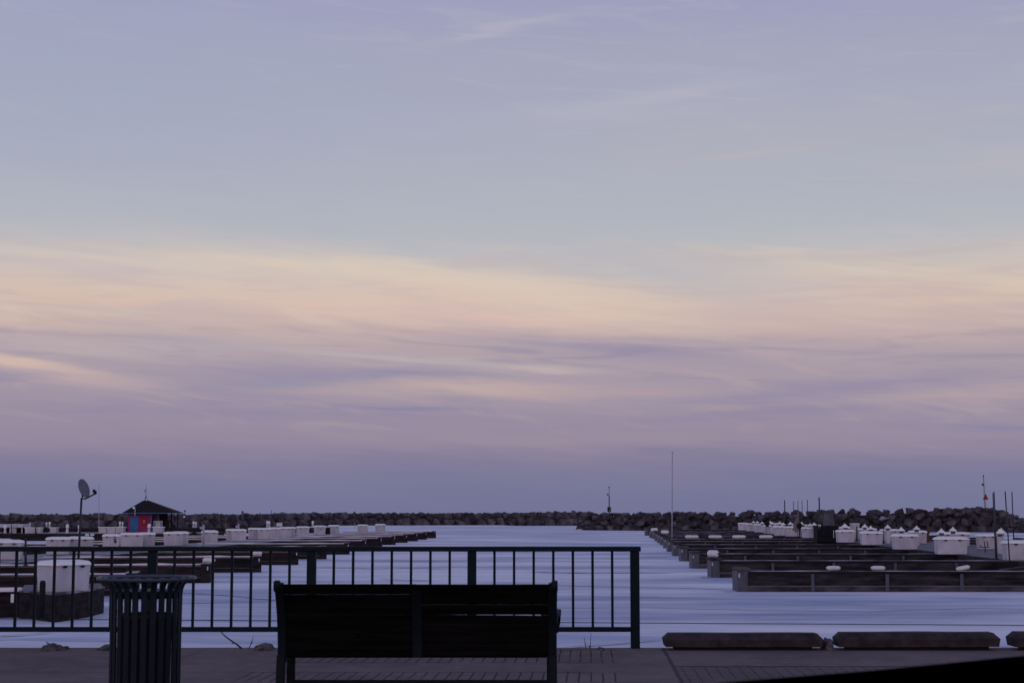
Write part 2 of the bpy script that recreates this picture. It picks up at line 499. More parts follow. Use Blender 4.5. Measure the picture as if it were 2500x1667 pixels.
def water_material():
    m = bpy.data.materials.new('lake_water'); m.use_nodes = True
    t = m.node_tree; b = t.nodes['Principled BSDF']
    b.inputs['Base Color'].default_value = (.03, .045, .09, 1)
    b.inputs['Roughness'].default_value = .0
    n = t.nodes.new('ShaderNodeTexNoise'); n.inputs['Scale'].default_value = .35; n.inputs['Detail'].default_value = 5
    g = t.nodes.new('ShaderNodeNewGeometry'); t.links.new(g.outputs['Position'], n.inputs['Vector'])
    bp = t.nodes.new('ShaderNodeBump'); bp.inputs['Strength'].default_value = .02; bp.inputs['Distance'].default_value = .05
    t.links.new(n.outputs['Fac'], bp.inputs['Height']); t.links.new(bp.outputs[0], b.inputs['Normal'])
    return m
water = sheet('water', -9000, 9000, -20, 20000, ICE - .45, water_material())
tag(water, 'open dark lake water reaching the horizon beyond the breakwater', 'lake', kind='structure')

# cracks in the ice: thin ribbons just above it
def crack_ribbon(mb, pix, w, z):
    w *= 2.3
    pts = []
    P = [onz(u, v, z) for u, v in pix]
    for i in range(len(P) - 1):
        for k in range(10):
            t = k / 10
            p = P[i].lerp(P[i + 1], t)
            p.y += .22 * w / .2 * (mnoise.noise((p.x * .35, i * 3.1, w * 9)) )
            pts.append(p)
    pts.append(P[-1])
    vs, fs = [], []
    for i, p in enumerate(pts):
        e = min(i, len(pts) - 1 - i) / max(1, len(pts) - 1) * 6
        ww = w * min(1, .25 + e) * (.55 + .6 * abs(mnoise.noise((p.x * .5, p.y, 4))))
        vs += [(p.x, p.y - ww / 2, z), (p.x, p.y + ww / 2, z)]
    for i in range(len(pts) - 1):
        fs.append((2 * i, 2 * i + 2, 2 * i + 3, 2 * i + 1))
    mb.add(vs, fs)
mat('dark_ice', (.13, .16, .32), (.22, .25, .42), .6, rough=.4, spec=.4)
cm = MB()
zc = ICE + .006
for pix, w in [
    ([(1562, 1482), (1760, 1486), (2000, 1491), (2110, 1491.5), (2250, 1487.5), (2360, 1484), (2500, 1485)], .16),
    ([(1300, 1424), (1400, 1429.5), (1560, 1433.5), (1700, 1436), (1800, 1439)], .16),
    ([(420, 1444), (560, 1452), (640, 1462), (675, 1465)], .20), ([(675, 1465.5), (560, 1469), (420, 1472)], .16),
    ([(1350, 1455), (1450, 1454), (1640, 1457)], .14), ([(1350, 1482), (1480, 1483), (1562, 1483)], .12),
    ([(1360, 1581), (1420, 1574.5), (1540, 1566), (1625, 1558)], .10), ([(-20, 1551), (60, 1547), (130, 1541)], .14),
    ([(920, 1411), (1000, 1414.5), (1055, 1416)], .22), ([(1160, 1417), (1260, 1421), (1330, 1425)], .14),
    ([(740, 1383), (900, 1385), (1100, 1386)], .45), ([(1290, 1393), (1450, 1397), (1640, 1396)], .4),
    ([(1560, 1358), (1640, 1357)], .5), ([(1710, 1407), (1735, 1408)], .35), ([(1768, 1440.5), (1790, 1441)], .3),
    ([(900, 1365), (1010, 1366), (1080, 1366)], .3)]:
    crack_ribbon(cm, pix, w, zc)
    zc += .004
tag(cm.build('ice_cracks', 'dark_ice'), 'dark hairline cracks running across the harbour ice', 'ice cracks', kind='structure')

# snow strips lying on the ice under the breakwater
sm_ = MB()
def drift(mb, pix, w, h, z):
    P = [onz(u, v, z) for u, v in pix]
    vs, fs = [], []
    n = 40
    for i in range(n + 1):
        t = i / n * (len(P) - 1); k = min(int(t), len(P) - 2)
        p = P[k].lerp(P[k + 1], t - k)
        ww = w * (.35 + .9 * abs(mnoise.noise((p.x * .12, p.y * .05, w)))) * min(1, 6 * min(i, n - i) / n + .1)
        hh = h * min(1, 6 * min(i, n - i) / n + .1)
        vs += [(p.x, p.y - ww, z - .02), (p.x, p.y - ww * .5, z + hh * .8), (p.x, p.y + ww * .3, z + hh), (p.x, p.y + ww, z - .02)]
    for i in range(n):
        for k in range(3):
            fs.append((4 * i + k, 4 * (i + 1) + k, 4 * (i + 1) + k + 1, 4 * i + k + 1))
    mb.add(vs, fs, True)
drift(sm_, [(720, 1292.5), (1000, 1292), (1250, 1293), (1400, 1293)], 4.0, .10, ICE)
drift(sm_, [(740, 1286), (1000, 1285.5), (1300, 1284.5)], 2.0, .25, ICE)
drift(sm_, [(0, 1297.5), (200, 1296.5), (450, 1294.5), (700, 1290)], 2.5, .25, ICE)
drift(sm_, [(1400, 1293), (1500, 1294), (1620, 1295)], 1.2, .25, ICE)
drift(sm_, [(2240, 1298), (2380, 1297), (2500, 1297), (2560, 1297)], 3.0, .3, ICE)
drift(sm_, [(-60, 1570), (120, 1575), (260, 1576), (420, 1578)], 1.2, .06, ICE)
tag(sm_.build('snow', 'snow'), 'pale windblown snow strips lying on the ice', 'snow', kind='structure')

# ---- pavement with paver bands
def pavement_material():
    m = bpy.data.materials.new('pavement_concrete'); m.use_nodes = True
    t = m.node_tree; b = t.nodes['Principled BSDF']
    b.inputs['Roughness'].default_value = .93
    b.inputs['Specular IOR Level'].default_value = .12
    g = t.nodes.new('ShaderNodeNewGeometry')
    s = t.nodes.new('ShaderNodeSeparateXYZ'); t.links.new(g.outputs['Position'], s.inputs[0])
    def M_(op, a, b_=None, c=None):
        n = t.nodes.new('ShaderNodeMath'); n.operation = op
        for i, x in enumerate((a, b_, c)):
            if x is None: continue
            if isinstance(x, (int, float)): n.inputs[i].default_value = x
            else: t.links.new(x, n.inputs[i])
        return n.outputs[0]
    def noise(scale, det=5, rough=.6):
        n = t.nodes.new('ShaderNodeTexNoise'); n.inputs['Scale'].default_value = scale
        n.inputs['Detail'].default_value = det; n.inputs['Roughness'].default_value = rough
        t.links.new(g.outputs['Position'], n.inputs['Vector']); return n.outputs['Fac']
    def mix(f, a, c):
        x = t.nodes.new('ShaderNodeMix'); x.data_type = 'RGBA'
        t.links.new(f, x.inputs['Factor'])
        for k, s_ in (('A', a), ('B', c)):
            if isinstance(s_, tuple): x.inputs[k].default_value = (*s_, 1)
            else: t.links.new(s_, x.inputs[k])
        return x.outputs['Result']
    def sm(x, a, c):
        r = t.nodes.new('ShaderNodeMapRange'); r.interpolation_type = 'SMOOTHSTEP'
        r.inputs['From Min'].default_value = a; r.inputs['From Max'].default_value = c
        t.links.new(x, r.inputs['Value']); return r.outputs[0]
    def line(x, at, w):                  # 1 on the line
        return M_('SUBTRACT', 1.0, sm(M_('ABSOLUTE', M_('SUBTRACT', x, at)), w * .4, w))
    def between(x, a, c):
        return M_('MULTIPLY', M_('GREATER_THAN', x, a), M_('LESS_THAN', x, c))
    big = noise(.9, 5); fine = noise(26, 6); mid = noise(4.5, 5)
    base = mix(sm(big, .35, .65), (.180, .130, .128), (.128, .092, .093))
    base = mix(M_('MULTIPLY', sm(mid, .45, .7), .5), base, (.235, .170, .158))
    base = mix(M_('MULTIPLY', sm(fine, .45, .75), .45), base, (.075, .060, .068))
    px, py = s.outputs[0], s.outputs[1]
    wob = M_('MULTIPLY', M_('SUBTRACT', noise(3.0, 4), .5), .03)
    xs = M_('ADD', M_('SUBTRACT', px, M_('MULTIPLY', py, .047)), wob)   # coordinate across the harbour axis
    yy = M_('ADD', py, wob)
    # long joints of the clay pavers
    fr = M_('ABSOLUTE', M_('SUBTRACT', M_('FRACT', M_('DIVIDE', xs, .0975)), .5))
    jl = sm(fr, .40, .49)
    y = lambda v: onz(1250, v, 0).y
    row1 = between(yy, y(1617), y(1585)); row3 = between(yy, y(1664), y(1640)); row4 = between(yy, y(1710), y(1683))
    rows = M_('MAXIMUM', row1, M_('MAXIMUM', row3, row4))
    xr = onz(1512, 1600, 0); xsr = xr.x - .047 * xr.y
    xl = onz(690, 1600, 0); xsl = xl.x - .047 * xl.y
    inx = between(xs, xsl, xsr)
    worn = sm(noise(1.6, 4), .30, .52)
    j = M_('MULTIPLY', M_('MULTIPLY', jl, rows), M_('MULTIPLY', inx, M_('MULTIPLY_ADD', worn, .75, .25)))
    jr = None
    for v in (1617, 1640, 1585):
        l = line(yy, y(v), .05)
        jr = l if jr is None else M_('MAXIMUM', jr, l)
    j = M_('MAXIMUM', j, M_('MULTIPLY', M_('MULTIPLY', jr, inx), M_('MULTIPLY', worn, .5)))
    # slab joint beside the railing end, and the paver strip to its right
    jx = onz(1640, 1620, 0); jxs = jx.x - .047 * jx.y
    j2 = line(xs, jxs, .022)
    right = M_('GREATER_THAN', xs, jxs)
    j3 = M_('MULTIPLY', right, line(yy, y(1626), .05))
    strip = M_('MULTIPLY', right, M_('LESS_THAN', yy, y(1626)))
    j4 = M_('MULTIPLY', M_('MULTIPLY', strip, jl), M_('MULTIPLY', worn, .6))
    j = M_('MAXIMUM', j, M_('MAXIMUM', M_('MAXIMUM', M_('MULTIPLY', j2, .7), M_('MULTIPLY', j3, .85)), j4))
    # hairline joints in the plain slabs on the left
    j5 = M_('MULTIPLY', line(xs, -3.75, .012), .5)
    j6 = M_('MULTIPLY', M_('LESS_THAN', xs, xsl), M_('MULTIPLY', M_('MULTIPLY', line(yy, y(1640), .03), worn), .35))
    j = M_('MAXIMUM', j, M_('MAXIMUM', j5, j6))
    c = mix(M_('MULTIPLY', strip, .35), base, (.05, .042, .048))
    c = mix(M_('MULTIPLY', j, .93), c, (.014, .012, .015))
    t.links.new(c, b.inputs['Base Color'])
    h = M_('SUBTRACT', M_('MULTIPLY', fine, .25), j)
    bp = t.nodes.new('ShaderNodeBump'); bp.inputs['Strength'].default_value = .6; bp.inputs['Distance'].default_value = .012
    t.links.new(h, bp.inputs['Height']); t.links.new(bp.outputs[0], b.inputs['Normal'])
    return m
pv = MB()
n_e = 400
top = []
poly = [(-60, -15)] + [(60, -15)]
for i in range(n_e + 1):
    x = 60 - 120 * i / n_e
    poly.append((x, EDGE_Y + .025 * mnoise.noise((x * 2.3, 1, 0)) + .015 * mnoise.noise((x * 9, 2, 0))))
pv.prism(poly, ICE - .6, 0.0)
tag(pv.build('pavement', pavement_material()), 'brown grey concrete promenade with bands of clay pavers along the quay', 'pavement', kind='structure')

# ================================================================== BREAKWATERS
random.seed(11)
def rock_mesh(seed, bev=.022):
    rr = random.Random(seed)
    bm = bmesh.new()
    for _ in range(13):
        p = Vector((rr.gauss(0, 1), rr.gauss(0, 1), rr.gauss(0, 1))).normalized()
        p *= rr.uniform(.82, 1.05)
        k = 1.25
        p = Vector([max(-.78, min(.78, c * k)) for c in p])      # blocky, quarried faces
        bm.verts.new((p.x * .66, p.y * .6, p.z * .56))
    r = bmesh.ops.convex_hull(bm, input=bm.verts)
    junk = [e for e in r['geom_interior'] if isinstance(e, bmesh.types.BMVert)]
    bmesh.ops.delete(bm, geom=junk, context='VERTS')
    bmesh.ops.dissolve_limit(bm, angle_limit=.3, verts=bm.verts, edges=bm.edges)
    bmesh.ops.bevel(bm, geom=list(bm.edges), offset=bev, segments=2, affect='EDGES', clamp_overlap=True)
    bmesh.ops.recalc_face_normals(bm, faces=bm.faces)
    me = bpy.data.meshes.new('boulder')
    bm.to_mesh(me); bm.free()
    me.materials.append(MATS['rock'])
    return me
ROCKS = [rock_mesh(s) for s in range(16)]
rubble_v, rubble_f = [], []
def put_rubble(p, s, rr):
    me = ROCKS[rr.randrange(len(ROCKS))]
    M = Matrix.Translation(p) @ Matrix.Rotation(rr.uniform(0, 6.28), 4, 'Z') @ Matrix.Rotation(rr.uniform(-.6, .6), 4, 'X') @ Matrix.Diagonal((s, s, s * .8, 1))
    o = len(rubble_v)
    rubble_v.extend(tuple(M @ v.co) for v in me.vertices)
    rubble_f.extend(tuple(i + o for i in f.vertices) for f in me.polygons)
def put_rock(p, sx, sz, rr, label, group):
    o = bpy.data.objects.new('boulder', ROCKS[rr.randrange(len(ROCKS))])
    COL.objects.link(o)
    o.location = p
    o.scale = (sx, sx * rr.uniform(.85, 1.1), sz)
    o.rotation_euler = (rr.uniform(-.17, .17), rr.uniform(-.17, .17), rr.uniform(0, 6.28))
    return tag(o, label, 'rock', group)
def lerp_path(path, t):
    k = t * (len(path) - 1); i = min(int(k), len(path) - 2); f = k - i
    return [a + (b - a) * f for a, b in zip(path[i], path[i + 1])]
rr = random.Random(5)
def breakwater(path, rows, per_row, labels, group, wid=(1.5, 2.3)):
    # path entries: u, base v, top v  -> ground line and crest height
    for r in range(rows):
        for k in range(per_row):
            t = (k + .5 * (r % 2) + rr.uniform(.2, .75)) / per_row
            u, vb, vt = lerp_path(path, min(t, 1))
            p = onz(u, vb, ICE)
            top_z = ony(u, vt, p.y + 3).z
            H = top_z - ICE
            f = r / max(1, rows - 1)
            size = H / rows * rr.uniform(1.15, 1.55)
            w = rr.uniform(*wid)
            if r == 0: zc_ = ICE + size * .34
            elif r == rows - 1: zc_ = ICE + H - size * .44 + (rr.uniform(-.12, .02) if rr.random() < .9 else rr.uniform(.04, .16))
            else: zc_ = ICE + H * (.14 + .72 * f) + rr.uniform(-.15, .15)
            put_rock((p.x + rr.uniform(-.1, .1), p.y + .7 + f * 2.6 + rr.uniform(-.3, .3), zc_), w, size / .9, rr, labels[r], group)
    m = int(per_row * 3.0)
    for k in range(m):                       # smaller stones wedged between and behind
        for f in (0.10, .32, .55, .78, .95):
            t = (k + rr.random()) / m
            u, vb, vt = lerp_path(path, t)
            p = onz(u, vb, ICE)
            H = ony(u, vt, p.y + 3).z - ICE
            sz = rr.uniform(.8, 1.5)
            put_rubble(Vector((p.x, p.y + 1.25 + f * 2.5, ICE + (H - sz * .36) * f)), sz, rr)
LPATH = [(-60, 1295, 1254.8), (100, 1294, 1253.8), (300, 1293, 1253.8), (500, 1291, 1254.8), (650, 1287, 1252.8), (800, 1284.6, 1250.8), (1000, 1283.6, 1250.8), (1250, 1283, 1249.8), (1440, 1282.6, 1247.8)]
RPATH = [(1418, 1293, 1262), (1440, 1294, 1250), (1560, 1295, 1249), (1700, 1296, 1248), (1900, 1297, 1246), (2100, 1298, 1242), (2300, 1299, 1239), (2410, 1299, 1237), (2450, 1299, 1240), (2476, 1300, 1249), (2500, 1300, 1262), (2530, 1301, 1272), (2560, 1301, 1280)]
breakwater(LPATH, 2, 77, ['dark grey boulder at the ice line of the long far breakwater',
                          'dark grey boulder on the crest of the long far breakwater'], 'boulders of the far breakwater')
breakwater(RPATH, 4, 36, ['dark grey boulder at the foot of the nearer breakwater behind the right docks',
                          'dark grey boulder just above the foot of the nearer breakwater behind the right docks',
                          'dark grey boulder just under the crest of the nearer breakwater behind the right docks',
                          'dark grey boulder on the crest of the nearer breakwater behind the right docks'], 'boulders of the near breakwater', (1.1, 1.55))
SLAB = rock_mesh(77)
SLAB.name = 'snowy_boulder'; SLAB.materials.clear(); SLAB.materials.append(MATS['snowy_rock'])
for u, v, y, w, lab in [(2155, 1266, 229, 1.5, 'pale snow dusted slab high on the nearer breakwater, over the fourth white box'), (2268, 1263, 230, 1.5, 'pale snow dusted slab above the rusty post'),
                        (2418, 1272, 228, 1.9, 'large pale snowy slab under the red triangle beacon'), (1663, 1274, 248, 1.6, 'pale snowy slab just right of the tall thin mast'),
                        (1556, 1269, 250, 1.7, 'pale snowy slab between the green beacon and the tall mast'), (2335, 1284, 227, 1.3, 'small pale snowy slab low on the nearer breakwater')]:
    o = bpy.data.objects.new('snowy_boulder', SLAB); COL.objects.link(o)
    o.location = ony(u, v, y); o.scale = (w, w * .8, w * .38); o.rotation_euler = (.15, -.2, u * .7)
    tag(o, lab, 'rock', 'snow dusted slabs on the near breakwater')
me = bpy.data.meshes.new('rubble'); me.from_pydata(rubble_v, [], rubble_f); me.materials.append(MATS['rubble'])
ro = bpy.data.objects.new('rubble', me); COL.objects.link(ro)
tag(ro, 'dark smaller stones wedged between the boulders of both breakwaters', 'rubble', kind='stuff')
# low dark core added under each breakwater so no light leaks between the stones
core = MB()
for path in (LPATH, RPATH):
    pts = [lerp_path(path, i / 60) for i in range(61)]
    vs, fs = [], []
    for u, vb, vt in pts:
        p = onz(u, vb, ICE); H = ony(u, vt, p.y + 3).z - ICE
        H = max(H, .4)
        vs += [(p.x, p.y + 1.6, ICE - .1), (p.x, p.y + 3.6, ICE + H * .72), (p.x, p.y + 5.2, ICE + H * .72), (p.x, p.y + 9, ICE - .5)]
    for i in range(60):
        for k in range(3): fs.append((4 * i + k, 4 * i + 4 + k, 4 * i + 5 + k, 4 * i + 1 + k))
    core.add(vs, fs)
tag(core.build('filler_core', 'rubble'), 'dark gravel core added under the breakwater boulders against light leaks', 'filler', kind='stuff')

# ================================================================== DOCKS
ORD = ['nearest', 'second', 'third', 'fourth', 'fifth', 'sixth', 'seventh', 'eighth', 'ninth', 'tenth', 'eleventh', 'twelfth', 'thirteenth']
FB = DECK - ICE
def finger(label, group, L=12.4, W=1.3, snowy=False, sign=1, gap=2.55):
    """a floating finger pier with its free end at local x = 0, running to x = sign * L"""
    t = thing('finger_pier', label, 'dock', group=group)
    x0, x1 = (0.12, L) if sign > 0 else (-L, -.12)
    h = FB
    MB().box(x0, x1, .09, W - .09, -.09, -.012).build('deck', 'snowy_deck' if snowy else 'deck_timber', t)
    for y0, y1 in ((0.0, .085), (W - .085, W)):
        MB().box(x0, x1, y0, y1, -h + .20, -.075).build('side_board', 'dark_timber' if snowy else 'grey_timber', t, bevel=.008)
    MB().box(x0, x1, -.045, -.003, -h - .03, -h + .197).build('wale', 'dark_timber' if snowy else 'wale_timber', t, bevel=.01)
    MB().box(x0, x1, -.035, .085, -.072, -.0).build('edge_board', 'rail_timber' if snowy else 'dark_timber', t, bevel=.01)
    mb = MB()
    n = int(L / .35)
    vs, fs = [], []
    for i in range(n + 1):
        x = x0 + (x1 - x0) * i / n
        hh = (.075 if snowy else .035) * (.55 + .7 * abs(mnoise.noise((x * .8, L, 3))))
        vs += [(x, -.04, .003), (x, .02, hh), (x, .12, hh), (x, .16, .003)]
    for i in range(n):
        for k in range(3): fs.append((4 * i + k, 4 * i + 4 + k, 4 * i + 5 + k, 4 * i + 1 + k))
    mb.add(vs, fs)
    mb.build('frost_strip', 'edge_frost' if snowy else 'faint_frost', t)
    # end post with its cap
    ex0, ex1 = (-.02, .34) if sign > 0 else (-.34, .02)
    MB().box(ex0, ex1, -.07, W + .02, -h - .03, .035).build('end_post', 'dark_timber' if snowy else 'galvanised', t, bevel=.02)
    (MB().box(ex0 - .01, ex1 + .01, -.08, W + .03, .038, .075) if snowy else MB().box(ex0 - .05, ex1 + .08, -.11, W + .05, .038, .13)).build('end_cap', 'snowy_deck' if snowy else 'wale_timber', t, bevel=.025, seg=2)
    MB().box(ex0 + .03 if sign > 0 else ex1 - .12, ex0 + .085 if sign > 0 else ex1 - .07, -.085, -.068, -.20, -.06).build('reflector', 'white_gelcoat', t)
    k = gap
    while k < L - .3:
        xx = k * sign
        MB().box(xx - .06, xx + .06, -.085, -.046, -h + .02, -.08).build('bracket', 'galvanised' if not snowy else 'dark_timber', t, bevel=.006)
        k += gap
    return t
GR = 'finger piers of the right hand dock'
GL = 'finger piers of the left hand dock'
r_u = [1802, 1737, 1690.6, 1663.4, 1645.5, 1632, 1623, 1614.7, 1608, 1601.8, 1595.8, 1588, 1576]
r_v = [1444, 1409.4, 1387, 1369.5, 1356.5, 1346, 1338, 1330, 1325, 1320.8, 1315.6, 1312.5, 1307]
RF = finger('', GR, 13.4)
r_pos = []
for i, (u, v) in enumerate(zip(r_u, r_v)):
    p = onz(u, v, ICE); p.z = DECK
    lab = f'{ORD[i]} finger pier from the near end of the right hand dock'
    if i == 0: lab = 'grey weathered finger pier at the near end of the right dock, carrying fenders'
    if i == 1: lab = 'finger pier right behind the nearest one, with a plump white fender on its end'
    if i == 5: lab = 'sixth finger pier of the right dock, carrying the tall thin mast'
    if i == 12: lab = 'farthest finger pier of the right hand dock, close to the breakwater'
    r_pos.append(p)
    if i == 0: RF['label'] = lab; RF.location = p
    else: dup(RF, p, 0.0, lab)
l_u = [333, 512, 637, 728, 797, 853, 895, 933, 965.6, 994.6, 1019.6, 1041.5, 1064]
l_y = [54.7, 64.5, 75.8, 86.5, 97, 107.5, 119, 130, 139, 148.5, 157, 165.5, 174.5]
LF = finger('', GL, 9.6, 1.2, True, -1, 3.1)
l_pos = []
for i, (u, y) in enumerate(zip(l_u, l_y)):
    p = Vector((xu(u, y), y, DECK))
    lab = f'{ORD[i]} snow topped finger pier counted from the near end of the left dock'
    if i == 0: lab = 'snow topped finger pier just behind the litter bin, nearest on the left dock'
    if i == 12: lab = 'farthest snow topped finger pier of the left dock'
    l_pos.append(p)
    rz = .14
    if i == 0: LF['label'] = lab; LF.location = p; LF.rotation_euler = (0, 0, rz)
    else: dup(LF, p, rz, lab)
# outer fingers behind each walkway
RO = finger('', 'finger piers on the outer side of the right dock', 9.0, 1.2, False, -1)
for i in range(8):
    y = 78 + 11.3 * i
    x = 20.2 + .045 * (y - 79) + 6.5 + 9.0
    lab = f'{ORD[i]} dark finger pier on the outer side of the right dock'
    if i == 0: RO.location = (x, y, DECK); RO['label'] = lab
    else: dup(RO, (x, y, DECK), 0, lab)
LO = finger('', 'finger piers on the outer side of the left dock', 8.0, 1.2, True, 1)
for i in range(8):
    y = 80 + 8.8 * i
    x = -22.2 + .07 * (y - 70) - 3.9 - 8.0
    lab = f'{ORD[i]} snowy finger pier on the outer side of the left dock'
    if i == 0: LO.location = (x, y, DECK); LO['label'] = lab
    else: dup(LO, (x, y, DECK), 0, lab)

def walkway(label, pts_a, pts_b, m_deck, m_side, name='floating_walkway'):
    """deck between two edge polylines"""
    poly = pts_a + pts_b[::-1]
    t = thing(name, label, 'dock', (0, 0, DECK))
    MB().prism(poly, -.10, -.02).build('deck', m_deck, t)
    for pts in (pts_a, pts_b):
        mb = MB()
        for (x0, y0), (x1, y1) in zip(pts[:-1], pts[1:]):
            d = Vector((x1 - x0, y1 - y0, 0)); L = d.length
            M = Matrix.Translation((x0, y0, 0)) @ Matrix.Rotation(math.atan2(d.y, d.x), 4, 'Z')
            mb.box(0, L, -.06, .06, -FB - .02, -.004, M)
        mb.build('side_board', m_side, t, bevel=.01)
    for a, b in ((pts_a[0], pts_b[0]), (pts_a[-1], pts_b[-1])):
        d = Vector((b[0] - a[0], b[1] - a[1], 0)); L = d.length
        M = Matrix.Translation((a[0], a[1], 0)) @ Matrix.Rotation(math.atan2(d.y, d.x), 4, 'Z')
        MB().box(.07, L - .07, -.05, .05, -FB - .02, -.006, M).build('end_board', m_side, t, bevel=.01)
    return t
rwx = lambda y: 21.5 + .045 * (y - 79)
walkway('long grey walkway of the right dock carrying the rows of white boxes', [(rwx(66) - .1, 66), (rwx(198) - .1, 198)], [(rwx(66) + 6.4, 66), (rwx(198) + 6.4, 198)], 'deck_timber', 'grey_timber')
lwx = lambda y: -19.6 + .066 * (y - 70)
walkway('long snowy walkway of the left dock lined with white boxes', [(lwx(60), 60), (lwx(168), 168)], [(lwx(60) - 4.4, 60), (lwx(168) - 4.4, 168)], 'snowy_deck', 'dark_timber')
fy = onz(0, 1302, DECK).y
walkway('cross dock carrying the fuel kiosk in front of the far breakwater', [(-56, fy), (-29.5, fy)], [(-56, fy + 13), (-29.5, fy + 13)], 'snowy_deck', 'dark_timber')
walkway('thin far dock with white power posts under the far breakwater', [(-70, 216), (-26, 216)], [(-70, 219), (-26, 219)], 'snowy_deck', 'dark_timber')
# near left head of the dock, turned corner on to the quay
P = lambda u, v: (onz(u, v, DECK).x, onz(u, v, DECK).y)
hd = thing('dock_platform', 'snowy wedge shaped dock end below the railing, carrying the nearest white box', 'dock', (0, 0, DECK))
hp = [P(50, 1442), P(138, 1450), P(212, 1441), P(252, 1433), P(246, 1423), P(60, 1427)]
MB().prism(hp, -.09, 0).build('deck', 'deck_timber', hd)
for a, b in zip(hp[:4], hp[1:4]):
    d = Vector((b[0] - a[0], b[1] - a[1], 0)); L = d.length
    M = Matrix.Translation((a[0], a[1], 0)) @ Matrix.Rotation(math.atan2(d.y, d.x), 4, 'Z')
    MB().box(0.0, L - .01, -.035, .06, -FB - .05, -.03, M).build('side_board', 'dark_timber', hd, bevel=.01)
    MB().box(0.0, L - .01, -.05, .07, -.028, .022, M).build('edge_frost', 'faint_frost', hd, bevel=.01)
nl = thing('finger_pier', 'snow capped dock section cut off by the left edge of the photo', 'dock', (0, 0, DECK), group=GL)
ap = [P(-160, 1444), P(54, 1441), P(58, 1431), P(-160, 1431)]
MB().prism(ap, -.1, -.02).build('deck', 'snowy_deck', nl)
d = Vector((ap[1][0] - ap[0][0], ap[1][1] - ap[0][1], 0))
M = Matrix.Translation((ap[0][0], ap[0][1], 0)) @ Matrix.Rotation(math.atan2(d.y, d.x), 4, 'Z')
MB().box(0, d.length, -.05, .05, -FB - .05, -.03, M).build('side_board', 'dark_timber', nl, bevel=.01)
MB().box(0, d.length, -.09, .14, -.027, .075, M).build('frost_strip', 'edge_frost', nl, bevel=.025, seg=2)
MB().box(d.length - .28, d.length - .20, -.075, -.052, -.30, -.08, M).build('reflector', 'white_lid', nl)
bp_ = onz(106, 1452, DECK)
mp_ = MB(); mp_.lathe([(.075, -.55), (.075, .30), (.06, .345), (.03, .36)], 12)
tag(mp_.build('mooring_post', 'black_rubber', loc=(bp_.x, bp_.y - .09, DECK)), 'short black mooring post in front of the nearest white box', 'post')

# ================================================================== DOCK BOXES
def dock_box():
    t = thing('dock_box', '', 'dock box', group='white dock boxes')
    w, dp, h = .60, .34, .70
    MB().frustum(-w, w, -dp, dp, 0, h, .035, .03).build('body', 'white_gelcoat', t, bevel=.03, seg=2)
    mb = MB()
    mb.frustum(-w - .10, w + .10, -dp - .09, dp + .09, h + .002, h + .12, -.10, -.095)
    lid = mb.build('lid', 'white_lid', t, bevel=.028, seg=3)
    mb = MB(); mb.frustum(-w + .02, w - .02, -dp + .02, dp - .02, h + .1215, h + .145, -.16, -.13)
    mb.build('lid_crown', 'white_lid', lid, bevel=.02, seg=2)
    for x in (-.30, .30):
        MB().box(x - .055, x + .055, -dp - .115, -dp - .055, h - .055, h + .006).build('latch', 'black_rubber', t, bevel=.008)
    return t
BOX = dock_box()
first_box = [True]
def place_box(uL, uR, v, label, by='base', rz=0.0, wscale=None, y=None, hs=1.0):
    if y is None:
        y = onz(uL, v, DECK).y if by == 'base' else ony(uL, v, 1).y and (CAMZ - (DECK + .80)) / ((v - 1249.5) / FPX)
    x = xu((uL + uR) / 2, y + .38)
    w = (uR - uL) / FPX * y
    sx = wscale or max(.7, min(1.5, w / 1.32))
    loc = (x, y + .38, DECK)
    if first_box[0]:
        first_box[0] = False
        BOX.location = loc; BOX.rotation_euler = (0, 0, rz); BOX.scale = (sx, 1, hs); BOX['label'] = label
        return BOX
    return dup(BOX, loc, rz, label, (sx, 1, hs))
RA = [(2450, 2540, 1367.6, 'white dock box cut by the right edge of the photo, behind two dark poles'),
      (2283, 2360, 1353, 'large white dock box nearest on the right dock and fully in view'),
      (2179, 2239, 1341, 'white dock box second from the nearest whole one on the right dock'),
      (2101, 2153, 1330, 'white dock box third from the nearest whole one on the right dock'),
      (2042, 2085, 1324, 'white dock box just right of the black slatted enclosure'),
      (1956, 1992, 1312.5, 'white dock box just left of the black slatted enclosure'),
      (1917, 1952, 1309, 'white dock box with a dark mark, second left of the black enclosure'),
      (1891, 1915, 1307, 'narrow white dock box third left of the black enclosure'),
      (1864, 1890, 1302.5, 'white dock box fourth left of the black enclosure'),
      (1842, 1863, 1299, 'white dock box fifth left of the black enclosure'),
      (1823, 1841, 1296.5, 'small looking white dock box next to the leftmost one on the right dock'),
      (1803, 1822, 1294, 'leftmost and farthest white dock box on the right dock')]
for a in RA: place_box(a[0], a[1], a[2], a[3])
RC = [(2386, 2432, 1304, 'white dock box with a small black rack before it, outer row right'),
      (2289, 2367, 1299.5, 'white dock box half hidden behind the nearest whole one on the right'),
      (2220, 2261, 1295.5, 'white dock box behind a pedestal, left of the rusty post'),
      (2150, 2194, 1292, 'outer row white dock box above the gap between two nearer boxes'),
      (2096, 2139, 1289.5, 'outer row white dock box showing over the third whole one'),
      (2052, 2076, 1286, 'white dock box peeping over the lid beside the black enclosure'),
      (1968, 1985, 1280.5, 'outer row white dock box just left behind the black enclosure'),
      (1930, 1946, 1278.5, 'outer row white dock box behind the dark covered grill'),
      (1893, 1908, 1277, 'outer row white dock box far along, under two pedestals')]
for a in RC: place_box(a[0], a[1], a[2], a[3], by='lid')
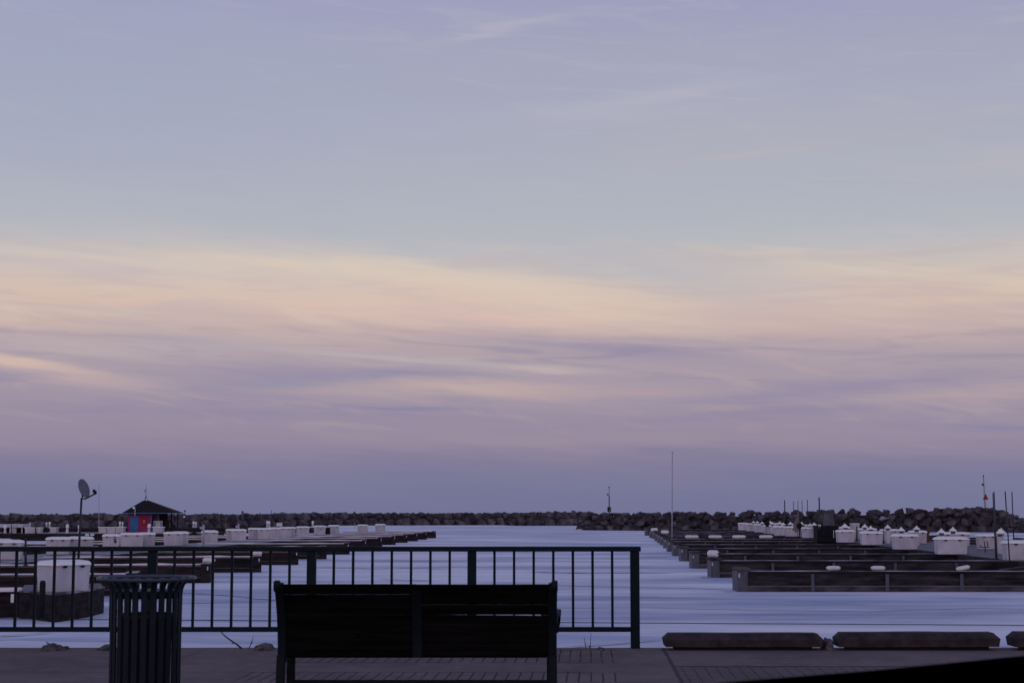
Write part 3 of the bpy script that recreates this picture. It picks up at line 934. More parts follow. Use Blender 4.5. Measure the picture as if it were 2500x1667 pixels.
LA = [(88, 219, 1445, 'big white dock box nearest on the left, seen corner on through the railing'),
      (-14, 55, 1366, 'white dock box cut by the left edge, behind the railing top'),
      (160, 226, 1352, 'white dock box directly behind the satellite dish pole'),
      (253, 289, 1341, 'white dock box with dark stickers, right of the dish pole'),
      (293, 350, 1336, 'white dock box in front of the kiosk blue wall'),
      (399, 447, 1332, 'white dock box right of the kiosk, nearest in the left front row'),
      (491, 532, 1326.5, 'white dock box under the white standpipe post'),
      (565, 601, 1320.5, 'white dock box left of the two grey covered heaps'),
      (628, 660, 1316, 'white dock box between the two grey covered heaps'),
      (682, 710, 1312, 'white dock box right of the second grey heap'),
      (724, 754, 1309, 'white dock box left of the one with a small badge'),
      (767, 794, 1306, 'white dock box left of the tall dark cabinet'),
      (806, 823, 1303.5, 'white dock box right of the tall dark cabinet'),
      (877, 894, 1301.6, 'lone white dock box second from the channel end, left dock'),
      (921, 936, 1299, 'lone white dock box nearest the channel, left dock')]
def near_box(lab):
    c = onz(131, 1446, DECK); rz = .90; sx = .90
    off = Matrix.Rotation(rz, 3, 'Z') @ Vector((-.60 * sx, -.34, 0))
    o = dup(BOX, (c.x - off.x, c.y - off.y, DECK), rz, lab, (sx, 1, .95))
for i, a in enumerate(LA):
    if i == 0: near_box(a[3])
    else: place_box(a[0], a[1], a[2], a[3], rz=.14 + .012 * i)
LB = [(-20, 24, 1316.5, 'white dock box in the back row at the left photo edge'),
      (113, 170, 1311.5, 'back row white dock box just left of the dish pole'),
      (334, 378, 1300.5, 'back row white dock box in front of the kiosk red door'),
      (418, 460, 1298, 'back row white dock box under the kiosk open porch'),
      (495, 528, 1295, 'back row white dock box in line with the standpipe post'),
      (551, 585, 1291.5, 'back row white dock box beside the orange post'),
      (606, 634, 1289, 'back row white dock box behind the left grey heap'),
      (655, 680, 1287.8, 'back row white dock box under the pale signboard'),
      (695, 720, 1286.5, 'back row white dock box right of the pale signboard')]
for i, a in enumerate(LB): place_box(a[0], a[1], a[2], a[3], by='lid', rz=.16)
def marks(box_label, rects, name='sticker'):
    for o in list(COL.objects):
        if o.get('label') == box_label:
            for (x0, x1, z0, z1) in rects:
                MB().box(x0, x1, -.385, -.345, z0, z1).build(name, 'black_rubber', o)
marks('white dock box with dark stickers, right of the dish pole', [(.22, .40, .50, .58), (.26, .42, .36, .47)])
marks('white dock box with a dark mark, second left of the black enclosure', [(.20, .30, .36, .48), (.32, .40, .34, .40), (.33, .37, .42, .47)])
marks('white dock box left of the one with a small badge', [(.10, .16, .50, .53)])
marks('white dock box left of the tall dark cabinet', [(-.02, .14, .47, .55)])
# white lockers on the fuel dock
FYB = fy + 1.2
def locker(u0, u1, vt, label, y=None, ribs=1):
    y = y or FYB
    a = onz(0, 1300, DECK)
    x0 = xu(u0, y); x1 = xu(u1, y)
    z = ony((u0 + u1) / 2, vt, y).z
    t = thing('storage_locker', label, 'locker', ((x0 + x1) / 2, y, DECK), group='white lockers on the fuel dock')
    w = (x1 - x0) / 2
    step = 2 * w / ribs
    for k in range(ribs):
        MB().frustum(-w + k * step + .03, -w + (k + 1) * step - .03, 0, .9, 0, z - DECK - .07, .015, .015).build('body', 'white_gelcoat', t, bevel=.02)
    MB().box(-w - .05, w + .05, -.07, .97, z - DECK - .068, z - DECK).build('lid', 'white_lid', t, bevel=.02, seg=2)
    return t
locker(60, 86, 1287, 'white locker under the lone lamp, left of the fuel dock')
locker(88, 99, 1287, 'narrow white locker against the black cover, fuel dock')
locker(121, 137, 1287, 'small square white locker alone in the middle of the fuel dock')
locker(240, 302, 1286, 'wide ribbed white locker left of the fuel kiosk', ribs=3)
locker(372, 397, 1285.5, 'white trough in front of the fuel pump', y=fy + .3)

# ================================================================== POWER PEDESTALS
def pedestal():
    t = thing('power_pedestal', '', 'pedestal', group='white power pedestals')
    MB().frustum(-.125, .125, -.125, .125, 0, .85, -.01, -.01).build('post', 'white_gelcoat', t, bevel=.02)
    MB().box(-.10, .10, -.10, .10, .852, .98).build('lamp_band', 'tarp_grey', t)
    mb = MB()
    n = 4
    prof = [(.26, .982), (.26, 1.01), (.14, 1.09), (.06, 1.15), (.04, 1.20), (.0, 1.22)]
    mb.lathe([(r * 1.0, z) for r, z in prof], 4, Matrix.Rotation(R(45), 4, 'Z'), False)
    mb.build('cap', 'white_lid', t)
    return t
PED = pedestal()
RP = [(2442, 1290.5, 'white pedestal left of the box cut by the right photo edge'), (2446, 1288.5, 'white pedestal whose cap shows over another cap, far right'),
      (2299.8, 1289, 'white pedestal behind the left half of the nearest whole box'), (2327.7, 1285.5, 'white pedestal behind the right half of the nearest whole box'),
      (2201.6, 1285.5, 'white pedestal rising over the box left of the rusty post'), (2238.8, 1282.5, 'white pedestal just left of the rusty post'),
      (2126.5, 1282.5, 'white pedestal over the box with the leaning back row neighbour'), (2112, 1278.5, 'white pedestal a little left of its close twin, fourth box'),
      (2168, 1280, 'white pedestal midway between third and fourth whole boxes'), (2066, 1279.5, 'white pedestal in front of its twin beside the black enclosure'),
      (2063, 1277, 'white pedestal half hidden by its twin beside the black enclosure'),
      (1988.4, 1274.5, 'white pedestal touching the left side of the black enclosure'), (1978.6, 1277, 'white pedestal second left of the black enclosure'),
      (1957.8, 1273, 'white pedestal right of the dark grill under the furled sail'), (1930, 1273, 'white pedestal left of the furled sail'),
      (1912.6, 1275, 'white pedestal over the narrow dock box'), (1904, 1272, 'white pedestal two left of the furled sail'),
      (1886, 1273, 'white pedestal right of the black kettle grill'), (1881, 1271, 'white pedestal close against the black kettle grill'),
      (1861, 1272.5, 'white pedestal left of the black kettle grill'), (1849.5, 1271, 'second white pedestal from the left on the right dock'),
      (1840, 1271, 'leftmost white pedestal on the right dock')]
BEH = [(2460, 73), (2320, 81.6), (2209, 92.6), (2127, 104.3), (2063, 115), (1974, 133), (1935, 141), (1903, 147), (1877, 159), (1852, 171), (1832, 180), (1812, 187)]
def behind(u):
    for (ua, ya), (ub, yb) in zip(BEH[:-1], BEH[1:]):
        if ub <= u <= ua: return ya + (yb - ya) * (ua - u) / (ua - ub)
    return 73
for i, (u, vt, lab) in enumerate(RP):
    y = (CAMZ - (DECK + 1.22)) / ((vt - 1249.5) / FPX)
    y = max(y + 1.2, behind(u))
    loc = (xu(u, y), y, DECK)
    sz = max(.8, (ony(u, vt, y).z - DECK) / 1.22)
    if i == 0: PED.location = loc; PED.scale = (1, 1, sz); PED['label'] = lab
    else: dup(PED, loc, 0, lab, (1, 1, sz))
def lamp_post():
    t = thing('lamp_pedestal', '', 'pedestal', group='small white lamp pedestals on the left docks')
    MB().lathe([(.22, 0), (.20, .1), (.15, .38), (.11, .55)], 12).build('base', 'white_gelcoat', t)
    MB().lathe([(.11, .552), (.15, .60), (.20, .66), (.20, .72), (.16, .75)], 12).build('meter_head', 'white_lid', t)
    MB().lathe([(.10, .752), (.17, .80), (.19, .87), (.15, .95), (.06, 1.0), (.0, 1.01)], 12).build('lamp', 'white_lid', t)
    return t
LPD = lamp_post()
LPL = [(12, 1281, 1301, 'white lamp pedestal before the covered stall at the photo edge'), (73, 1276, 1288, 'white lamp pedestal over the left white locker'),
       (113.5, 1274.5, 1287, 'left one of the lamp pedestal pair by the black cover'), (121, 1273, 1287, 'right one of the lamp pedestal pair by the black cover'),
       (164, 1279, 1300, 'stout white lamp pedestal left of the dish pole'), (193, 1281, 1300, 'white lamp pedestal half hidden by the dish pole'),
       (292.6, 1272.5, 1287, 'left one of the lamp pedestal pair by the kiosk'), (298.8, 1273.5, 1287, 'right one of the lamp pedestal pair by the kiosk'),
       (363.8, 1278, 1301, 'tall white lamp pedestal before the kiosk blue corner'), (472.5, 1272, 1286, 'left one of the lamp pedestal pair right of the kiosk'),
       (478, 1273.5, 1282, 'right one of the lamp pedestal pair right of the kiosk'), (652.5, 1271, 1285, 'left twin of the pale pedestals beside the signboard'),
       (657, 1271.5, 1285, 'right twin of the pale pedestals beside the signboard'), (763.5, 1271, 1286, 'thin lone white lamp pedestal above the badge box')]
for i, (u, vt, vb, lab) in enumerate(LPL):
    y = onz(u, vb, DECK).y
    y = fy + .6 if vb > 1295 else 217.5
    s = (ony(u, vt, y).z - DECK) / 1.01
    w = min(s, 1.5) * .95
    loc = (xu(u, y), y, DECK)
    if i == 0: LPD.location = loc; LPD.scale = (w, w, s); LPD['label'] = lab
    else: dup(LPD, loc, 0, lab, (w, w, s))

# ================================================================== FENDERS, POLES AND SMALL THINGS ON THE DOCKS
def fender(label, loc, rot, r=.145, L=.62, plump=False):
    t = thing('boat_fender', label, 'fender', loc, group='white boat fenders on the right dock')
    h = L / 2
    k = min(.16, .15 * L)
    prof = [(.03, -h - .04), (.06, -h)] + [(r * math.sin(R(a)) ** .55 if a < 90 else r, -h + k * (1 - math.cos(R(a)))) for a in (20, 40, 60, 80)] + \
           [(r, -h + k), (r, h - k)] + [(r * math.sin(R(a)) ** .55, h - k * (1 - math.cos(R(a)))) for a in (80, 60, 40, 20)] + [(.06, h), (.03, h + .04)]
    b = MB().lathe(prof, 20).build('body', 'fender_vinyl', t)
    for s in (-1, 1):
        MB().lathe([(.035, s * (h + .03)), (.035, s * (h + .085))], 10).build('end_eye', 'black_rubber', t)
    t.rotation_euler = rot
    return t
y0 = r_pos[0].y
for u, v, rot, lab in [(2034.5, 1383, (0, R(90), .04), 'white fender with faint grey lettering, left one of three on the nearest pier'),
                       (2143.5, 1383, (0, R(90), -.05), 'white fender in the middle of three on the nearest pier'),
                       (2351, 1382, (0, R(80), .06), 'tilted white fender, right one of three on the nearest pier')]:
    y = y0 + .45
    fender(lab, (xu(u, y), y, DECK + .10), rot, r=.078, L=.43)
y1 = r_pos[1].y
fd = fender('plump ball like white fender hanging over the end of the second pier', (xu(1742, y1), y1 + .12, DECK + .30), (R(90), 0, .75), r=.145, L=.48)
fd.scale = (1.05, 1, 1)
for u, i, lab in [(1598, 10, 'round white fender on a far pier end, right dock'), (1624, 8, 'small white fender on the end of a pier midway along the right dock')]:
    y = l_y[0] and r_pos[i].y
    fender(lab, (xu(u, y), y + .3, DECK + .25), (0, R(90), .3), r=.17, L=.7)
for u, v, lab in [(1689, 1311, 'faint snowy fender lying leftmost on a middle pier, right dock'), (1746, 1311, 'second snowy fender from the left on a middle pier'),
                  (1804, 1311, 'third snowy fender from the left on a middle pier'), (1870, 1312, 'rightmost snowy fender on a middle pier, right dock')]:
    y = r_pos[6].y + .5
    fender(lab, (xu(u, y), y, DECK + .165), (0, R(90), .1), r=.12, L=1.0)

for u, i, lab in [(510, 1, 'white fender bundle on the end of a near left pier'), (627, 2, 'round white fender on a left pier end under the railing top')]:
    y = l_pos[i].y
    fender(lab, (xu(u, y) - .05, y + .25, DECK + .17), (0, R(90), .25), r=.10, L=.42)['group'] = 'white boat fenders on the left dock'
for u, lab in [(213, 'small white fender hanging left on the cross dock edge'), (225.5, 'small white fender hanging right on the cross dock edge')]:
    y = fy - .20
    fender(lab, (xu(u, y), y, DECK - .12), (0, R(90), 0), r=.10, L=.34)['group'] = 'white boat fenders on the left dock'

def pole(name, label, cat, base, top, r0, r1, m, group=None, ball=0.0):
    d = Vector(top) - Vector(base)
    t = thing(name, label, cat, base, group=group)
    MB().cyl((0, 0, 0), d, r0, r1, 10).build('shaft', m, t)
    MB().cyl((0, 0, 0), (0, 0, .06), r0 * 2.2, r0 * 2.2, 12).build('foot_plate', m, t)
    if ball:
        MB().lathe([(ball * math.sin(R(a)), ball * (1 - math.cos(R(a)))) for a in range(10, 171, 20)], 10, Matrix.Translation(d)).build('top_ball', m, t)
    return t
y = r_pos[5].y + .3
b = Vector((xu(1640.6, y), y, DECK)); tp = ony(1641.4, 1106, y)
pole('mast', 'very tall thin pale mast standing alone on a right hand pier', 'mast', b, tp, .045, .028, 'pale_mast', ball=.06)
for u0, u1, vt, y, r, lab in [(1915.5, 1916.5, 1220.5, 150, .055, 'leftmost and thickest of the dark poles by the far breakwater'), (1937, 1938.5, 1223, 160, .035, 'second of the five dark poles by the far boxes'),
                           (1948, 1949, 1222, 160, .035, 'third of the five dark poles by the far boxes, behind the sail'), (1958, 1959.5, 1221.5, 160, .035, 'fourth of the five dark poles by the far boxes'),
                           (1971, 1972.5, 1219, 155, .038, 'fifth and rightmost of the five dark poles by the far boxes')]:
    tp = ony(u0, vt, y); b = Vector((xu(u1, y), y, DECK))
    pole('pole', lab, 'pole', b, tp, r, r * .85, 'mast_metal', 'dark poles on the right dock')
for u0, u1, vt, y, r, lab in [(2424, 2431, 1203, 72.8, .024, 'slightly shorter dark pole of the close pair at far right'), (2426.8, 2434, 1199.5, 72.0, .026, 'taller dark pole of the close pair at far right'),
                           (2454, 2465, 1199, 68.5, .027, 'dark leaning pole in front of the box at the right photo edge'), (2470.5, 2475.5, 1200, 104, .036, 'rightmost dark pole, standing behind the last box')]:
    tp = ony(u0, vt, y); b = Vector((xu(u1, y), y, DECK))
    pole('pole', lab, 'pole', b, tp, r, r * .9, 'mast_metal', 'dark poles on the right dock')
# lamp mast and enclosure in the middle of the right dock
y = 116
b = Vector((xu(2001, y), y, DECK)); tp = ony(2000, 1213, y)
t = pole('lamp_mast', 'dark lamp mast with a side bracket beside the black enclosure', 'lamp post', b, tp, .075, .04, 'mast_metal')
MB().cyl(tp - b - Vector((0, 0, .18)), tp - b - Vector((.11, 0, .14)), .03).build('bracket', 'mast_metal', t)
MB().box(-.10, .10, -.12, -.076, .9, 1.15).build('lamp_box', 'white_lid', t, bevel=.02)
y = onz(2020, 1322, DECK).y
x0, x1 = xu(1996, y), xu(2045, y)
zt = ony(2020, 1283, y).z - DECK
t = thing('slatted_enclosure', 'black slatted enclosure standing among the white boxes on the right dock', 'enclosure', ((x0 + x1) / 2, y, DECK))
w = (x1 - x0) / 2
mb = MB(); k = -w
while k < w - .05:
    mb.box(k, k + .085, -.02, .02, 0, zt - .02 * random.random()); k += .10
mb.build('front_slats', 'slat_dark', t)
MB().box(-w, w, .022, .06, zt * .15, zt * .24).box(-w, w, .022, .06, zt * .74, zt * .83).build('back_rail', 'slat_dark', t)
MB().box(-w, -w + .04, .062, 1.4, 0, zt).box(w - .04, w, .062, 1.4, 0, zt).build('side_panel', 'slat_dark', t)
MB().box(-w - .02, w + .02, 1.402, 1.44, 0, zt).build('back_panel', 'slat_dark', t)
MB().box(.58 * w, .62 * w, -.05, -.022, zt * .25, zt * .72).build('handle', 'white_lid', t)
y = 122.0
a, b2 = ony(2007, 1266, y), ony(2038, 1252, y)
mb = MB(); hw = 15 / FPX * y
mb.frustum(-hw, hw, -.5, .5, 0, ony(2020, 1250, y).z - DECK, -.18, -.12)
t = thing('storage_cabinet', 'plain dark blue grey cabinet standing behind the black slatted enclosure', 'cabinet', (xu(2024, y), y, DECK))
mb.build('body', 'tarp_grey', t, bevel=.06, seg=2)
MB().box(-hw * .75, hw * .75, -.42, .42, ony(2020, 1250, y).z - DECK + .002, ony(2020, 1250, y).z - DECK + .05).build('lid', 'tarp_grey', t, bevel=.02)
# furled sail and covered grills
y = 130
bx = Vector((xu(1948, y), y, DECK))
h1 = ony(1948, 1248, y).z - DECK
t = thing('furled_sail', 'tall grey triangular furled sail rising over the dock boxes', 'sail', bx)
mb = MB(); mb.add([(-.42, -.08, .6), (.12, -.08, .6), (.10, -.05, h1), (.04, -.05, h1), (-.42, .08, .6), (.12, .08, .6), (.10, .05, h1), (.04, .05, h1)],
                  [(0, 1, 2, 3), (5, 4, 7, 6), (0, 3, 7, 4), (1, 5, 6, 2), (3, 2, 6, 7), (0, 4, 5, 1)])
mb.build('cloth', 'tarp_sail', t, bevel=.02)
MB().cyl((.16, 0, 0), (.13, 0, h1 + .05), .035).build('spar', 'mast_metal', t)
for u, vt, y, wpx, lab in [(1873.5, 1271.5, 148, 13, 'black kettle grill with round lid among the far boxes'), (1952, 1275.5, 128, 15, 'black covered grill at the foot of the furled sail')]:
    x = xu(u, y); h = ony(u, vt, y).z - DECK; w = wpx / FPX * y / 2
    t = thing('kettle_grill', lab, 'grill', (x, y, DECK), group='black grills on the right dock')
    MB().lathe([(w * .55, h - w * 1.9), (w * .95, h - w * 1.2), (w, h - w * .85), (w * .85, h - w * .4), (w * .5, h - w * .1), (.02, h)], 16).build('bowl', 'black_rubber', t)
    for a in (90, 210, 330):
        MB().cyl((w * .5 * math.cos(R(a)), w * .5 * math.sin(R(a)), h - w * 1.9), (w * .8 * math.cos(R(a)), w * .8 * math.sin(R(a)), 0), .02).build('leg', 'black_rubber', t)
# rusty post, small rack, cabinet and heaps
y = onz(2267, 1323, DECK).y
tp = ony(2265.5, 1275, y)
t = thing('rusty_post', 'rusty brown post between two white boxes on the right dock', 'post', (xu(2266, y), y, DECK))
MB().box(-.07, .07, -.07, .07, .05, tp.z - DECK).build('shaft', 'rust', t, bevel=.012)
MB().box(-.13, .13, -.13, .13, 0, .048).build('foot_plate', 'rust', t)
y = 84
t = thing('bike_rack', 'small black forked rack in front of an outer row white box', 'rack', (xu(2404, y), y, DECK))
hz = ony(2404, 1335, y).z - DECK
MB().cyl((-.22, 0, hz), (.22, 0, hz), .022).build('crossbar', 'black_rubber', t)
MB().cyl((0.03, 0, 0), (0.03, 0, hz), .022).build('stem', 'black_rubber', t)
for x, hh in ((-.17, .12), (.02, .30), (.17, .32)):
    MB().cyl((x, 0, hz), (x - .03, 0, hz + hh), .02).build('prong', 'black_rubber', t)
y = onz(800, 1304, DECK).y
t = thing('cabinet', 'tall dark cabinet between two white boxes far along the left dock', 'cabinet', (xu(799.5, y), y, DECK))
MB().box(-.2, .2, 0, .5, 0, ony(800, 1287, y).z - DECK).build('body', 'slat_dark', t, bevel=.02)
MB().box(-.02, .02, -.012, -.001, .3, .7).build('door_seam', 'black_rubber', t)
def heap(u0, u1, vt, vb, lab, m='tarp_grey'):
    y = onz(u0, vb, DECK).y
    x = xu((u0 + u1) / 2, y); w = (u1 - u0) / FPX * y / 2; h = ony(u0, vt, y).z - DECK
    bm = bmesh.new(); bmesh.ops.create_icosphere(bm, subdivisions=3, radius=1)
    for v in bm.verts:
        n = 1 + .28 * mnoise.noise(v.co * 1.7 + Vector((u0, 0, 0)))
        v.co = Vector((v.co.x * w * n, v.co.y * w * .8 * n, max(0, v.co.z) * h * n))
    me = bpy.data.meshes.new('covered_heap'); bm.to_mesh(me); bm.free()
    for p in me.polygons: p.use_smooth = True
    me.materials.append(MATS[m])
    o = bpy.data.objects.new('covered_heap', me); COL.objects.link(o); o.location = (x, y, DECK)
    return tag(o, lab, 'heap', 'covered heaps on the left dock')
heap(607, 628, 1304, 1313, 'grey covered heap between the eighth and ninth left boxes')
heap(662, 681, 1303, 1312, 'dark grey covered heap in the next gap to the right')
heap(711, 724, 1302, 1309, 'small greenish grey covered heap right of the two grey ones')
heap(100, 117, 1286, 1299, 'black cover thrown over gear on the fuel dock', 'black_rubber')
heap(463, 484, 1298.5, 1307, 'dark mound of gear right of the kiosk porch', 'slat_dark')

# ================================================================== BEACONS
def beacon(u, vtop, vbase, y, label, kind):
    b = ony(u, vbase, y); k = y / FPX
    t = thing('harbour_beacon', label, 'beacon', b, group='beacons on the breakwater heads')
    H = (vbase - vtop) * k
    if kind == 'green':
        MB().cyl((0, 0, -.6), (0, 0, H * .70), .10, .085).build('lower_mast', 'galvanised', t)
        MB().cyl((0, 0, H * .70), (0, 0, H * .96), .04, .035).build('upper_mast', 'mast_metal', t)
        z0 = (vbase - 1249) * k; z1 = (vbase - 1237) * k
        MB().box(-.02, .29, -.14, -.105, z0, z1).build('green_board', 'beacon_green', t, bevel=.01)
        MB().box(-.30, -.022, -.135, -.11, z0 + .02, z1 - .02).build('dark_board', 'black_rubber', t, bevel=.01)
        MB().box(-.10, .10, -.11, .11, -.5, z0 - .01).build('cabinet', 'beacon_green', t, bevel=.02)
        MB().box(-.34, -.10, -.08, .08, H * .71, H * .77).build('solar_panel', 'tarp_grey', t, bevel=.01)
    else:
        MB().cyl((0, 0, -.6), (-.12, 0, H * .70), .15, .12).build('lower_mast', 'pale_mast', t)
        MB().cyl((-.12, 0, H * .70), (-.15, 0, H * .96), .045, .04).build('upper_mast', 'mast_metal', t)
        z0 = (vbase - 1219.5) * k; z1 = (vbase - 1205) * k
        mb = MB(); mb.prism([(-.44, z0), (.40, z0), (.02, z1)], -.02, .02, Matrix.Translation((0.02, -.16, 0)) @ Matrix.Rotation(R(90), 4, 'X'))
        mb.build('red_triangle', 'beacon_red', t, bevel=.008)
        MB().box(-.42, -.16, -.09, .09, H * .69, H * .75).build('solar_panel', 'mast_metal', t, bevel=.01)
    top = Vector((0 if kind == 'green' else -.15, 0, H * .96))
    MB().lathe([(.05, 0), (.10, .03), (.10, .14), (.07, .19), (.01, .21)], 10, Matrix.Translation(top)).build('lantern', 'black_rubber', t)
beacon(1487.5, 1188.5, 1261, 256.0, 'slim beacon with green board on the head of the nearer breakwater', 'green')
beacon(2406, 1160.5, 1241, 236.0, 'pale beacon with red triangle at the right end of the breakwater', 'red')

# ================================================================== SATELLITE DISH
y = 72.0
k = y / FPX
b = Vector((xu(191.5, y), y, DECK))
top = ony(199, 1216, y) - b
t = thing('satellite_dish', 'grey satellite dish on a dark pole above the left docks', 'satellite dish', b)
MB().cyl((0, 0, 0), top, .052, .046, 12).build('pole', 'mast_metal', t)
MB().cyl((0, 0, 0), (0, 0, .05), .22, .22, 12).build('foot_plate', 'mast_metal', t)
cd = ony(203.8, 1192, y) - b
mb = MB()
prof = [(.02, -.075), (.15, -.068), (.28, -.045), (.37, -.012), (.42, .02), (.425, .03), (.41, .03), (.36, .0), (.27, -.03), (.14, -.052), (.02, -.06)]
nrm = Vector((.90, -.28, .30)).normalized()
q = nrm.to_track_quat('Z', 'Y').to_matrix().to_4x4()
M = Matrix.Translation(cd) @ q @ Matrix.Diagonal((1, 1.0, 1, 1))
mb.lathe(prof, 32, M)
dish = mb.build('reflector', 'dish_grey', t)
MB().tube([top, top + Vector((.05, 0, .06)), cd - nrm * .1], .042).build('mount', 'mast_metal', t)
lo = ony(208, 1217.5, y) - b; mid = ony(226, 1208, y) - b; lnb = ony(232, 1205, y) - b
arm = MB().tube([top + Vector((0.02, -.03, 0)), lo, mid, lnb], .034).build('arm', 'mast_metal', t)
e1 = ony(233, 1198, y) - b; e2 = ony(227, 1198, y) - b
MB().cyl(lnb - Vector((0, 0, .02)), e1, .065, .065).build('receiver', 'black_rubber', arm)
MB().cyl(e1, e2, .055, .075).build('feed_horn', 'black_rubber', arm)

# ================================================================== FUEL KIOSK
y = fy + 4.0
k = y / FPX
cx = xu(355, y, DECK + 1)
t = thing('fuel_kiosk', 'small blue and magenta kiosk with a dark hip roof on the cross dock', 'building', (cx, y, DECK))
zE = ony(355, 1251.5, y).z - DECK
xl, xr_ = (313 - 355) * k, (370 - 355) * k
zw = zE - .04
D = 2.8
MB().box(xl, xr_, 0, D, 0, zw).build('wall', 'magenta_paint', t)
bp1 = MB().box((318 - 355) * k, (338 - 355) * k, -.05, -.004, .12, zw * .86).build('blue_panel', 'blue_paint', t, bevel=.01)
dr = MB().box((341 - 355) * k, (366 - 355) * k, -.05, -.004, .02, zw * .92).build('door', 'magenta_paint', t, bevel=.01)
MB().box((345 - 355) * k, (361 - 355) * k, -.062, -.052, zw * .36, zw * .80).build('red_panel', 'red_paint', dr)
em = MB()
ez = zw * .60; ex = (352.2 - 355) * k
for a in range(8):
    th = 2 * math.pi * a / 8
    em.box(ex + .085 * math.cos(th) - .028, ex + .085 * math.cos(th) + .028, -.072, -.064, ez + .10 * math.sin(th) - .03, ez + .10 * math.sin(th) + .03)
em.box(ex - .08, ex + .08, -.072, -.064, ez - .235, ez - .20)
em.build('emblem', 'sign_white', dr)
MB().box((367.5 - 355) * k, (370.5 - 355) * k, -.10, -.002, 0, zw).build('corner_post', 'blue_paint', t)
for u, dy in ((417.5, 2.5), (433, .1), (404, 2.6)):
    xx = xu(u, y + dy) - cx
    MB().box(xx - .06, xx + .06, dy, dy + .12, 0, zw).build('porch_post', 'shade_timber', t)
MB().box((371 - 355) * k, (400 - 355) * k, 1.6, 1.7, .0, zw).build('back_wall', 'shade_timber', t)
MB().box((398 - 355) * k, (408 - 355) * k, .9, 1.0, .0, zw * .62).build('low_wall', 'shade_timber', t)
# hip roof with fascia
yA, yB = -.8, D + .6
x0r, x1r = xu(298, y + yA, DECK + 2) - cx, xu(448, y + yB, DECK + 2) - cx
zR = ony(355, 1221.5, y + 1.2).z - DECK
rx0, rx1 = xu(349, y + D / 2, DECK + 3) - cx, xu(364, y + D / 2, DECK + 3) - cx
mb = MB()
mb.add([(x0r, yA, zE), (x1r, yA, zE), (x1r, yB, zE), (x0r, yB, zE), (rx0, D / 2, zR), (rx1, D / 2, zR)],
       [(0, 1, 5, 4), (1, 2, 5), (2, 3, 4, 5), (3, 0, 4), (0, 3, 2, 1)])
roof = mb.build('roof', 'roof_shingle', t)
mb = MB()
mb.box(x0r, x1r, yA, yA + .05, zE - .07, zE - .004).box(x0r, x1r, yB - .05, yB, zE - .07, zE - .004)
mb.box(x0r, x0r + .05, yA + .052, yB - .052, zE - .07, zE - .004).box(x1r - .05, x1r, yA + .052, yB - .052, zE - .07, zE - .004)
mb.build('fascia', 'blue_paint', roof)
MB().box(x0r + .06, x1r - .06, yA + .06, yB - .06, zE - .13, zE - .105).build('soffit', 'shade_timber', t)
# lattice mast with vane on the ridge
vt = thing('weather_vane', 'spiky lattice weather vane on the ridge of the kiosk roof', 'weather vane', (xu(356, y + D / 2, DECK + 3), y + D / 2, DECK + zR - .02))
k2 = (y + D / 2) / FPX
hh = (1221 - 1182) * k2
for a in range(3):
    th = R(120 * a + 20)
    MB().cyl((.20 * math.cos(th), .20 * math.sin(th), 0), (0, 0, hh * .33), .022).build('leg', 'mast_metal', vt)
MB().cyl((0, 0, hh * .2), (0, 0, hh), .022, .010).build('shaft', 'mast_metal', vt)
arms = MB()
for z_, L_, th in ((.62, .24, 2.8), (.62, .2, 5.2), (.50, .2, .4), (.50, .22, 3.6), (.74, .12, 1.0)):
    arms.cyl((0, 0, hh * z_), (L_ * math.cos(th), L_ * math.sin(th), hh * z_ + .05), .012)
arms.add([(-.22, -.01, hh * .55), (-.05, -.01, hh * .62), (-.05, -.01, hh * .72), (-.22, .01, hh * .55), (-.05, .01, hh * .62), (-.05, .01, hh * .72)],
         [(0, 1, 2), (5, 4, 3), (0, 3, 4, 1), (1, 4, 5, 2), (2, 5, 3, 0)])
arms.build('cross_arms', 'mast_metal', vt)
# fuel pump under the porch
pu = thing('fuel_pump', 'white fuel pump under the porch of the kiosk', 'fuel pump', (xu(384, y + .2), y + .2, DECK))
pw = 10.5 * k
MB().box(-pw, pw, 0, .5, 0, zw * .62).build('body', 'white_gelcoat', pu, bevel=.03)
MB().box(-pw * .3, pw * .25, .1, .4, zw * .622, zw * .95).build('riser', 'tarp_grey', pu, bevel=.02)
for xx in (-.25, .35):
    MB().box(xx - .05, xx + .05, -.03, -.002, zw * .3, zw * .55).build('nozzle', 'blue_paint', pu, bevel=.01)
# flood light on a short white mast bracketed to the kiosk's front wall
xf = xu(328.5, y - .9) - cx
zt = ony(328, 1241, y - .9).z - DECK; zb_ = ony(328, 1259, y - .9).z - DECK
fl = MB().cyl((xf, -.9, zb_), (xf, -.9, zt), .05, .045).cyl((xf, -.9, zb_ + .05), (xf, -.02, zb_ + .05), .035).build('flood_light', 'pale_mast', t)
MB().lathe([(.02, 0), (.10, .04), (.13, .12), (.10, .2), (.03, .24)], 12, Matrix.Translation((xf - .12, -.92, zt - .06))).build('lamp', 'white_lid', fl)
# thin lamp post at the right corner of the roof
yy_ = y + .5
lp = thing('lamp_post', 'thin pole with a small pale box beside the kiosk roof corner', 'lamp post', (xu(449, yy_), yy_, DECK))
zt = ony(449, 1245, yy_).z - DECK
MB().cyl((0, 0, 0), (.06, 0, zt), .03).build('pole', 'mast_metal', lp)
MB().box(-.07, .07, -.05, -.0, ony(449, 1263, yy_).z - DECK, ony(449, 1259, yy_).z - DECK).build('pale_box', 'white_lid', lp)
MB().box(-.02, .14, -.07, .07, zt - .15, zt).build('lamp', 'mast_metal', lp, bevel=.02)
